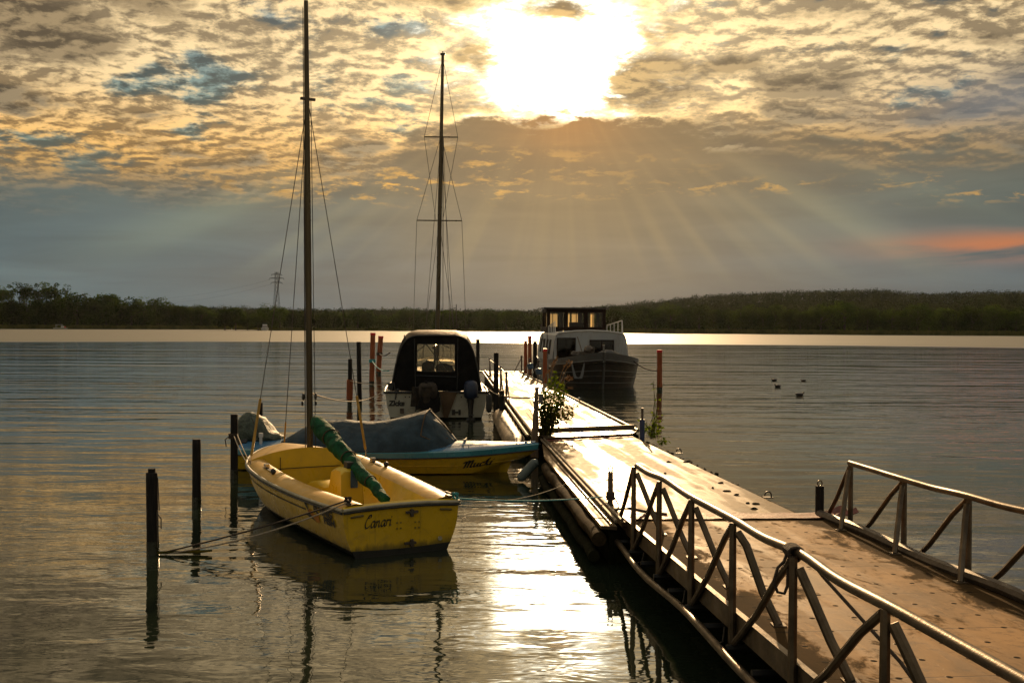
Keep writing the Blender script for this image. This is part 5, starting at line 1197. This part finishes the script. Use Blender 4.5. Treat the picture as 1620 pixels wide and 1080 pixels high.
rope(sag(PS[1]+Vector((.05, -.05, -.15)), aty(848, 628, c0.y), .03), .022, 'rope_dark', 'dark rope drawn across the jetty from the stout post to the wooden post')
rope(sag(mFL+Vector((-.1, -.4, -.02)), ms.lerp(me_, .985)+Vector((0, 0, .60)), .02), .012, 'rope_dark', 'short dark bow line holding the speedboat to the pontoon')
# black rope tied on the gangway handrail
hr = gp(6.62, -.05, .72); b = MB()
for k in range(6): b.tube([hr+Vector((.009*math.sin(a*2), (-.09+.022*k), 0))+Vector((.045*math.cos(a), 0, .045*math.sin(a))) for a in [j*PI/6 for j in range(13)]], .012, 6)
b.tube([hr+Vector((-.02, -.02, .04)), hr+Vector((-.06, -.03, -.06)), hr+Vector((-.10, -.03, -.10)), hr+Vector((-.125, -.03, -.19)), hr+Vector((-.10, -.03, -.26)), hr+Vector((-.055, -.03, -.27)), hr+Vector((-.035, -.03, -.22)), hr+Vector((-.03, -.03, -.04))], .011, 6)
b.tube([hr+Vector((-.01, -.05, .03)), hr+Vector((-.008, -.06, -.25)), hr+Vector((-.004, -.06, -.45)), hr+Vector((.0, -.06, -.72))], .011, 6)
b.tube([hr+Vector((.005, -.06, -.45)), hr+Vector((.008, -.06, -.73))], .014, 6)
b.tube([hr+Vector((.03, -.12, .04)), hr+Vector((.10, -.35, -.08)), gp(5.5, .14, .34), gp(4.75, .18, .03), gp(3.9, .3, .012)], .011, 6)
solo(b, 'rope', 'rope_dark', 'dark rope knotted on the gangway handrail with a hanging loop', 'rope', hr)

# ================================================================ PLANTS ON THE JETTY
def leafq(b, c, s, rg, up_=.3):
    a = rg.uniform(0, 2*PI); e = rg.uniform(-.6, .9); d = Vector((math.cos(a)*math.cos(e), math.sin(a)*math.cos(e), math.sin(e))); n_ = d.cross(Vector((rg.uniform(-1, 1), rg.uniform(-1, 1), rg.uniform(-1, 1)))).normalized()
    b.face(c-d*s*.5, c+n_*s*.30, c+d*s*.5, c-n_*s*.30)
bc = atz(862, 690, .5); rg = random.Random(11)
bu = thing('shrub', 'wild leafy shrub growing through the left side of the jetty joint', 'shrub', bc)
stm = MB(); lf_ = MB(); lf2 = MB()
tips = [(878, 596), (885, 606), (870, 605), (892, 618), (862, 618), (905, 650), (911, 642), (899, 660), (880, 640), (868, 640), (890, 645), (875, 625), (860, 650), (884, 668), (858, 632), (895, 632), (871, 655), (865, 668), (888, 610), (902, 654)]
for px, py in tips:
    tgt = aty(px, py, bc.y+rg.uniform(-.35, .35)); base = bc+Vector((rg.uniform(-.10, .14), rg.uniform(-.1, .1), 0)); mid = base.lerp(tgt, .55)+Vector((rg.uniform(-.08, .05), 0, .10))
    pth2 = [Vector(q_) for q_ in spl([tuple(base), tuple(mid), tuple(tgt)], 7)]; stm.tube(pth2, [.010-.0005*k for k in range(len(pth2))], 5)
    top_ = py < 636  # upper shoots take the lighter leaf colour, painted as if sunlit
    for q_ in pth2[4:]:
        for _ in range(7 if top_ else 6): leafq(lf_ if top_ else lf2, q_+Vector((rg.gauss(0, .05), rg.gauss(0, .06), rg.gauss(0, .05))), rg.uniform(.055, .10), rg)
for k in range(70):
    a = rg.uniform(-1.0, 1.0); h_ = rg.uniform(.35, .95); base = bc+Vector((rg.uniform(-.12, .12), rg.uniform(-.12, .12), 0)); stm.tube([base, base+Vector((a*.10, 0, h_*.5)), base+Vector((a*.30-.02, rg.uniform(-.2, .2), h_))], .0045, 4)
for k in range(420): leafq(lf2, bc+Vector((rg.gauss(.0, .13), rg.gauss(0, .13), abs(rg.gauss(0, .27)))), rg.uniform(.03, .07), rg)
stm.build('stems', 'leaf_brown', bu, world=True); lf_.build('leaves', 'leaf', bu, world=True); lf2.build('leaves', 'leaf_brown', bu, world=True)
gr = thing('grass_tuft', 'dry reddish grass stalks with drooping heads behind the shrub', 'grass', atz(872, 655, .5))
b = MB(); hd_ = MB()
for px, py, bx in ((881, 566, 872), (877, 570, 868), (905, 572, 880), (900, 570, 878), (905, 598, 884), (904, 613, 890), (868, 585, 862), (900, 595, 882)):
    t_ = aty(px, py, 22.2); s_ = aty(bx, 652, 22.2); pp = [Vector(q_) for q_ in spl([tuple(s_), tuple(s_.lerp(t_, .6)+Vector((-.06, 0, .12))), tuple(t_)], 8)]
    b.tube(pp, .005, 4)
    hd_ = MB()
    for q_ in pp[-5:]:
        for _ in range(6): leafq(hd_, q_+Vector((rg.gauss(0, .015), rg.gauss(0, .02), rg.gauss(0, .015))), .045, rg)
    hd_.build('seed_head', 'grass_dry', gr, world=True)
b.build('stalks', 'grass_dry', gr, world=True)
rc = atz(1033, 690, .45)
gt = thing('weed_plant', 'tall weeds growing beside the blue-sleeved rod on the right edge', 'plant', rc)
b = MB(); lf_ = MB()
for k in range(30):
    a = rg.gauss(0, .16); h_ = rg.uniform(.15, .62) if k > 3 else rg.uniform(.9, 1.25); base = rc+Vector((rg.gauss(0, .05), rg.gauss(0, .1), -.05)); tp_ = base+Vector((a, rg.gauss(0, .1), h_)); b.tube([base, base.lerp(tp_, .5)+Vector((a*-.2, 0, .03)), tp_], .0045, 4)
    for j in range(7 if k > 3 else 3): leafq(lf_, base.lerp(tp_, rg.uniform(.3, 1))+Vector((rg.gauss(0, .03), rg.gauss(0, .03), 0)), rg.uniform(.04, .09), rg)
b.build('stems', 'leaf_brown', gt, world=True); lf_.build('leaves', 'leaf', gt, world=True)
for px, py, lb in ((1049, 703, 'small green weed sprout on the right pontoon edge nearer the camera'), (1018, 684, 'low brown-green weed tuft at the foot of the blue-sleeved rod')):
    c = atz(px, py, .45); b = MB()
    for k in range(46): leafq(b, c+Vector((rg.gauss(0, .05), rg.gauss(0, .06), abs(rg.gauss(0, .10)))), rg.uniform(.04, .09), rg)
    solo(b, 'weed_sprout', 'leaf', lb, 'plant', c)

# ================================================================ DUCKS
def duck(name, label, px, py, rz, s, grp='ducks swimming right of the jetty'):
    c = atz(px, py, 0); o = thing(name, label, 'duck', c, rz, grp); b = MB(); pr_ = [(-.24, .015, .11), (-.20, .035, .10), (-.12, .085, .075), (0, .105, .06), (.10, .095, .06), (.155, .06, .075), (.160, .040, .105), (.165, .034, .125), (.185, .042, .150), (.215, .038, .160), (.245, .018, .155)]
    secs = []
    for i, (x_, r_, z_) in enumerate(pr_):
        q0 = pr_[max(i-1, 0)]; q1 = pr_[min(i+1, len(pr_)-1)]; t_ = Vector((q1[0]-q0[0], 0, q1[2]-q0[2])).normalized(); n_ = Vector((-t_.z, 0, t_.x))
        secs.append([Vector((x_, 0, z_))+Vector((0, 1, 0))*math.cos(a)*r_+n_*math.sin(a)*r_*.9 for a in [j*PI/5 for j in range(10)]])
    b.loft(secs, True, True); b.v = [tuple(Vector(a)*s) for a in b.v]; b.build('body', 'duck', o, sharp=80)
    b = MB(); b.loft([[Vector((.24, -.016, .160)), Vector((.24, .016, .160)), Vector((.24, 0, .142))], [Vector((.29, -.014, .147)), Vector((.29, .014, .147)), Vector((.29, 0, .142))]], True, True); b.v = [tuple(Vector(a)*s) for a in b.v]; b.build('bill', 'duckbill', o)
duck('duck', 'farther left duck, pointing left, on open water', 1225, 602, PI, .72)
duck('duck', 'dark duck just below and right of the farther left duck', 1230.5, 612, PI+.4, .82)
duck('duck', 'small duck farthest right, with a pale flank', 1271, 603, PI-.5, .66)
duck('duck', 'nearest and lowest duck of the four', 1265, 626, .2, .85)

# ================================================================ FAR SHORE
def crown_mesh(name, rg, w_, h_, nl, nleaf, ls, kind='round'):
    b = MB(); lobes = []
    if kind == 'poplar':
        for k in range(nl): z_ = rg.uniform(.22, 1)*h_; lobes.append((Vector((rg.gauss(0, w_*.2), rg.gauss(0, w_*.2), z_)), w_*rg.uniform(.10, .20)))
    else:
        for k in range(nl):
            a = rg.uniform(0, 2*PI); z_ = rg.uniform(.25, .95); rr_ = w_*.5*math.sqrt(max(.05, 1-((z_-.5)/.55)**2))*rg.uniform(.3, .85)
            lobes.append((Vector((math.cos(a)*rr_, math.sin(a)*rr_, z_*h_*.9)), w_*rg.uniform(.14, .24)))
    for c, r_ in lobes:
        for _ in range(nleaf):
            d = Vector((rg.gauss(0, 1), rg.gauss(0, 1), rg.gauss(0, 1))).normalized(); p_ = c+d*r_*(rg.uniform(.75, 1.03) if rg.random() < .8 else rg.uniform(.9, 1.2))
            leafq(b, p_, ls*rg.uniform(.7, 1.4), rg)
    for i, a in enumerate(b.v):
        if a[2] < .2: b.v[i] = (a[0], a[1], .2)
    return b
rg = random.Random(5); protos = []
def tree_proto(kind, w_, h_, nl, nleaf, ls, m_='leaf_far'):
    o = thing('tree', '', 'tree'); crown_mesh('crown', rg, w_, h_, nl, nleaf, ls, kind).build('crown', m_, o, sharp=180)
    b = MB(); b.tube([(0, 0, -1), (.1, 0, h_*.35), (-.1, .1, h_*.75)], [w_*.035, w_*.028, w_*.01], 6)
    for k in range(5): a = rg.uniform(0, 6.28); z_ = h_*rg.uniform(.25, .6); b.tube([(0, 0, z_), (math.cos(a)*w_*.25, math.sin(a)*w_*.25, z_+h_*.2)], [w_*.014, w_*.005], 5)
    b.build('trunk', 'bark', o); return o
for k in range(6): protos.append(tree_proto('round', 11+k*.8, 11.5+k*.6, 26, 120, .75))
pops = [tree_proto('poplar', 7.0, 15, 30, 46, .55) for k in range(3)]
bushes = [tree_proto('round', 7, 5.5, 14, 80, .55) for k in range(2)]
used = set()
def put(pr_, px, back, s, label, grp, sy=1.0, wl=None):
    sh_ = atz(px, wl or shore(px)).y; d = sh_+back; X = ray(px, 520).x*d
    if id(pr_) in used: o = dup(pr_)
    else: used.add(id(pr_)); o = pr_
    o.location = (X, d, max(0, hillz(px, d))-.3); o.rotation_euler = (0, 0, rg.uniform(0, 6.28)); o.scale = (s, s, s*sy); o['label'] = label; o['category'] = 'tree'; o['group'] = grp; return o
GL = 'trees on the left headland'
LBL = 'broad dark tree in the row on the left headland, below the open-crowned ones'
px = -14
for k, (px, s) in enumerate(((-8, .98), (20, .95), (46, .9), (72, .95), (96, 1.0), (122, 1.08), (146, 1.12), (168, 1.32), (184, 1.25), (208, 1.05), (230, .98), (250, 1.0), (268, .92), (286, .92), (303, .86), (318, .82), (332, .7), (344, .55), (352, .42))):
    lab = {7: 'tallest round-topped dark tree of the left headland', 18: 'small rounded tree at the very tip of the left headland'}.get(k, 'broad dark tree in the row along the left headland')
    put(protos[k % 6], px, 10+rg.uniform(0, 10), s*1.18, lab, GL, rg.uniform(.88, .98))
for k, (px, s) in enumerate(((4, 1.0), (14, 1.08), (32, 1.12), (42, 1.06), (55, 1.12), (64, 1.0), (74, 1.1), (86, 1.15), (94, 1.1), (108, .82), (-4, 1.0))):
    put(pops[k % 3], px, 22+rg.uniform(0, 8), s*1.34, 'tall thin tree with a gappy open crown rising over the left headland', 'open-crowned trees on the left')
px = 356
k = 0
while px < 868:
    put(protos[k % 6], px, 10+rg.uniform(0, 16), rg.uniform(.70, .92), 'dense rounded tree in the wood edge on the middle of the far shore', 'wood-edge trees in the middle', rg.uniform(.85, 1.0), None if px > 420 else 522.8); px += rg.uniform(15, 24); k += 1
k = 0; px = 868
while px < 1640:
    s = rg.uniform(.82, 1.02)
    if 870 < px < 1000: s *= .86
    put(protos[k % 6], px, 8+rg.uniform(0, 14), s, 'dense leafy tree in the wood edge along the right far shore', 'wood-edge trees on the right', rg.uniform(.86, 1.02)); px += rg.uniform(16, 25); k += 1
for k, (px, s) in enumerate(((1069, .85), (1080, .65), (1062, .5), (1230, .6), (1390, .6), (1500, .7))):
    lab = 'bright shrubby tree at the water on the right far shore' if k < 3 else 'low bush in front of the right wood edge'
    put(bushes[k % 2], px, 4, s, lab, 'waterside bushes on the right' if k < 3 else 'low bushes on the right')
ORD = 'first second third fourth fifth sixth seventh eighth ninth tenth eleventh twelfth thirteenth fourteenth fifteenth sixteenth seventeenth eighteenth nineteenth twentieth'.split()
def ordn(n_):
    if n_ <= 20: return ORD[n_-1]
    t_ = {2: 'twenty', 3: 'thirty', 4: 'forty', 5: 'fifty'}[n_//10]
    return {2: 'twentieth', 3: 'thirtieth', 4: 'fortieth', 5: 'fiftieth'}[n_//10] if n_ % 10 == 0 else t_+'-'+ORD[n_ % 10-1]
byg = {}
for o in bpy.data.objects:
    if o.get('category') == 'tree' and o.get('group'): byg.setdefault(o['group'], []).append(o)
for gr_, os_ in byg.items():
    os_.sort(key=lambda o: o.location.x/o.location.y)
    for k, o in enumerate(os_):
        if o['label'].startswith(('tallest', 'small rounded')): continue
        base = {'trees on the left headland': 'broad dark tree from the left on the left headland', 'open-crowned trees on the left': 'gappy tall tree from the left above the left headland', 'wood-edge trees in the middle': 'tree from the left in the middle far wood edge',
                'wood-edge trees on the right': 'tree from the left in the right far wood edge', 'waterside bushes on the right': 'bright bush from the left at the right far waterline', 'low bushes on the right': 'low dark bush from the left before the right wood'}[gr_]
        o['label'] = ordn(k+1)+' '+base
for p_ in protos+pops+bushes:
    if id(p_) not in used:
        for c in list(p_.children): bpy.data.objects.remove(c)
        bpy.data.objects.remove(p_)
# the wood behind, one mass
b = MB(); rg = random.Random(21)
def clump(c, r_, hh, n_, ls):
    for _ in range(n_):
        d = Vector((rg.gauss(0, 1), rg.gauss(0, 1), rg.gauss(0, 1))).normalized(); k_ = rg.uniform(.6, 1.05)
        leafq(b, c+Vector((d.x*r_*k_, d.y*r_*k_, d.z*hh*k_)), ls*rg.uniform(.7, 1.3), rg)
for row in range(15):
    px = -60
    while px < 1700:
        sh_ = atz(px, shore(px)).y; d = sh_+38+row*(860-sh_)/14*1.0; X = ray(px, 520).x*d; z_ = hillz(px, d)
        hh = rg.uniform(4.0, 6.5); clump(Vector((X, d, z_+3.2+rg.uniform(0, 1.6))), rg.uniform(3.5, 5.5), hh*.9, 85 if row < 10 else 190, 1.0)
        px += rg.uniform(9, 15)*(1.1 if row < 10 else .8)
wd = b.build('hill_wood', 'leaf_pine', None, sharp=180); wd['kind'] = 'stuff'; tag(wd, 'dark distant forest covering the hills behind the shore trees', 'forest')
# reeds along the shore
b = MB(); rg = random.Random(8); px = -40
while px < 1680:
    s_ = atz(px, shore(px)); hh = 1.6 if (px < 400 or px > 985) else .9
    for _ in range(3):
        d = s_.y+rg.uniform(-.5, 6); X = ray(px+rg.uniform(-1, 1), 520).x*d; w2 = rg.uniform(.3, .7); h2 = hh*rg.uniform(.7, 1.3)
        b.face((X-w2, d, -.1), (X+w2, d+.2, -.1), (X+w2*.8, d+rg.uniform(-.3, .3), h2), (X-w2*.7, d, h2*rg.uniform(.8, 1.1)))
    px += .9
rd_ = b.build('reed_bed', 'reed', None, sharp=180); rd_['kind'] = 'stuff'; tag(rd_, 'pale green reed belt along the far waterline', 'reeds')
# pylon with power lines
pb = aty(437.5, 512, 880); pyt = aty(437.5, 430, 880).z; ph = pyt-2
py_ = thing('power_pylon', 'distant lattice power pylon above the left hills', 'pylon', (pb.x, pb.y, 2))
b = MB(); wB, wT = 3.4, 1.3
def pw(z_): return lerp(wB, wT, min(1, z_/(ph*.75)))
N_ = 12
for sx, sy_ in ((1, 1), (1, -1), (-1, 1), (-1, -1)): b.tube([(sx*pw(ph*k/N_), sy_*pw(ph*k/N_), ph*k/N_) for k in range(N_+1)], .15, 4)
for k in range(N_):
    a, c = ph*k/N_, ph*(k+1)/N_; wa, wc = pw(a), pw(c)
    for sy_ in (1, -1):
        b.tube([(-wa, sy_*wa, a), (wc, sy_*wc, c)], .09, 4); b.tube([(wa, sy_*wa, a), (-wc, sy_*wc, c)], .09, 4)
b.build('lattice', 'pylon', py_)
b = MB()
for zf, hw in ((.95, 4.6), (.88, 6.2), (.80, 4.8)):
    z_ = ph*zf; b.tube([(-hw, 0, z_), (0, 0, z_+.9), (hw, 0, z_)], .16, 4); b.tube([(-hw, 0, z_), (hw, 0, z_)], .18, 4)
    for sx in (1, -1): b.tube([(sx*hw, 0, z_), (sx*hw, 0, z_-1.4)], .16, 4)
b.tube([(0, 0, ph*.95), (0, 0, ph)], .3, 4); b.build('cross_arms', 'pylon', py_)
for zf, hw, drop, lb in ((.88, 6.2, 13, 'thin power line sagging left from the middle arm of the pylon'), (.80, 4.8, 14, 'thin power line sagging left from the lowest arm of the pylon')):
    a = Vector((pb.x-hw, pb.y, 2+ph*zf-1.4)); c = Vector((pb.x-250, pb.y+90, 2+ph*zf-8))
    solo(MB().tube(sag(a, c, drop, 24), .05, 4), 'power_line', 'pylon', lb, 'power line', a, 'power lines')
# small boats far off
yc = atz(429, 522.6, 0); mo_ = thing('motor_yacht', 'tiny white motor yacht far off on the lake below the pylon', 'motor yacht', (yc.x, yc.y-12, 0), math.radians(-75)); L_ = 6.5
b = MB(); 
for sd in (1, -1): b.loft([[Vector((x_, sd*w_, 1.1+.25*max(0, x_/3))), Vector((x_, sd*w_*.8, -.1))] for x_, w_ in ((-4.5, 1.5), (-2, 1.75), (1, 1.7), (3, 1.1), (4.6, .05))])
b.face((-4.5, 1.5, 1.1), (-4.5, 1.2, -.1), (-4.5, -1.2, -.1), (-4.5, -1.5, 1.1)); b.loft([[Vector((x_, w_*k, 1.1+.25*max(0, x_/3))) for k in (-1, 1)] for x_, w_ in ((-4.5, 1.5), (-2, 1.75), (1, 1.7), (3, 1.1), (4.6, .05))]); b.build('hull', 'white_bright', mo_)
b = MB(); b.box((-.6, 0, 1.65), (4.2, 2.4, 1.0), 0, .2); b.box((-1.4, 0, 2.55), (2.2, 2.0, .5), 0, .1); b.build('cabin', 'white_bright', mo_)
b = MB(); b.box((-.5, 0, 1.85), (4.25, 2.45, .35)); b.build('windows', 'dark', mo_)
b = MB(); b.box((-1.6, 0, 3.3), (2.0, 1.9, .12)); 
for sx, sy_ in ((-.6, .85), (-.6, -.85), (-2.5, .85), (-2.5, -.85)): b.tube([(sx, sy_, 2.7), (sx, sy_, 3.3)], .05, 5)
b.build('bimini_top', 'blue_canvas', mo_)
sc2 = atz(105, 520.6, 0); so = thing('small_cruiser', 'tiny open boat with a roof lying at the reeds below the left trees', 'motorboat', (sc2.x, sc2.y-6, 0), math.radians(8))
b = MB()
for sd in (1, -1): b.loft([[Vector((x_, sd*w_, .7)), Vector((x_, sd*w_*.85, -.1))] for x_, w_ in ((-3, 1.1), (-1, 1.25), (1.5, 1.1), (3, .05))])
b.loft([[Vector((x_, w_*k, .7)) for k in (-1, 1)] for x_, w_ in ((-3, 1.1), (-1, 1.25), (1.5, 1.1), (3, .05))]); b.face((-3, 1.1, .7), (-3, .9, -.1), (-3, -.9, -.1), (-3, -1.1, .7)); b.build('hull', 'white', so)
b = MB(); b.box((-.6, 0, 2.1), (2.8, 1.9, .1)); b.box((.9, 0, 1.1), (1.2, 1.5, .7), 0, .1)
for sx, sy_ in ((.7, .85), (.7, -.85), (-1.9, .85), (-1.9, -.85)): b.tube([(sx, sy_, .7), (sx, sy_, 2.1)], .05, 5)
b.build('roof', 'white_bright', so)
b = MB(); b.box((1.9, 0, 1.0), (.5, .9, .6)); b.build('red_seat', 'red_cap', so)
nv = atz(374, 522, 0); nm_ = thing('channel_marker', 'tiny pale marker post at the tip of the left headland', 'marker', (nv.x, nv.y-8, 0))
MB().tube([(0, 0, -1), (0, 0, 3.0)], .12, 6).build('pole', 'white_bright', nm_); b = MB(); b.box((0, 0, 3.3), (.9, .1, 1.1)); b.build('board', 'white_bright', nm_)

# ================================================================ HAZE (evening air over the lake)
b = MB(); b.loft([[Vector(p_) for p_ in ((-2700, -90, z_), (2700, -90, z_), (2700, 1700, z_), (-2700, 1700, z_))] for z_ in (-3, 90)], True, True)
hm_ = bpy.data.materials.new('evening_haze'); hm_.use_nodes = True; ht = hm_.node_tree; ht.nodes.clear()
hv = ht.nodes.new('ShaderNodeVolumePrincipled'); hv.inputs['Color'].default_value = (.80, .86, .90, 1); hv.inputs['Density'].default_value = .000013; hv.inputs['Anisotropy'].default_value = .6
ho = ht.nodes.new('ShaderNodeOutputMaterial'); ht.links.new(hv.outputs[0], ho.inputs['Volume'])
hz_ = b.build('haze', hm_, None, sharp=180); hz_['kind'] = 'stuff'; tag(hz_, 'thin golden evening haze in the air over the lake', 'haze')
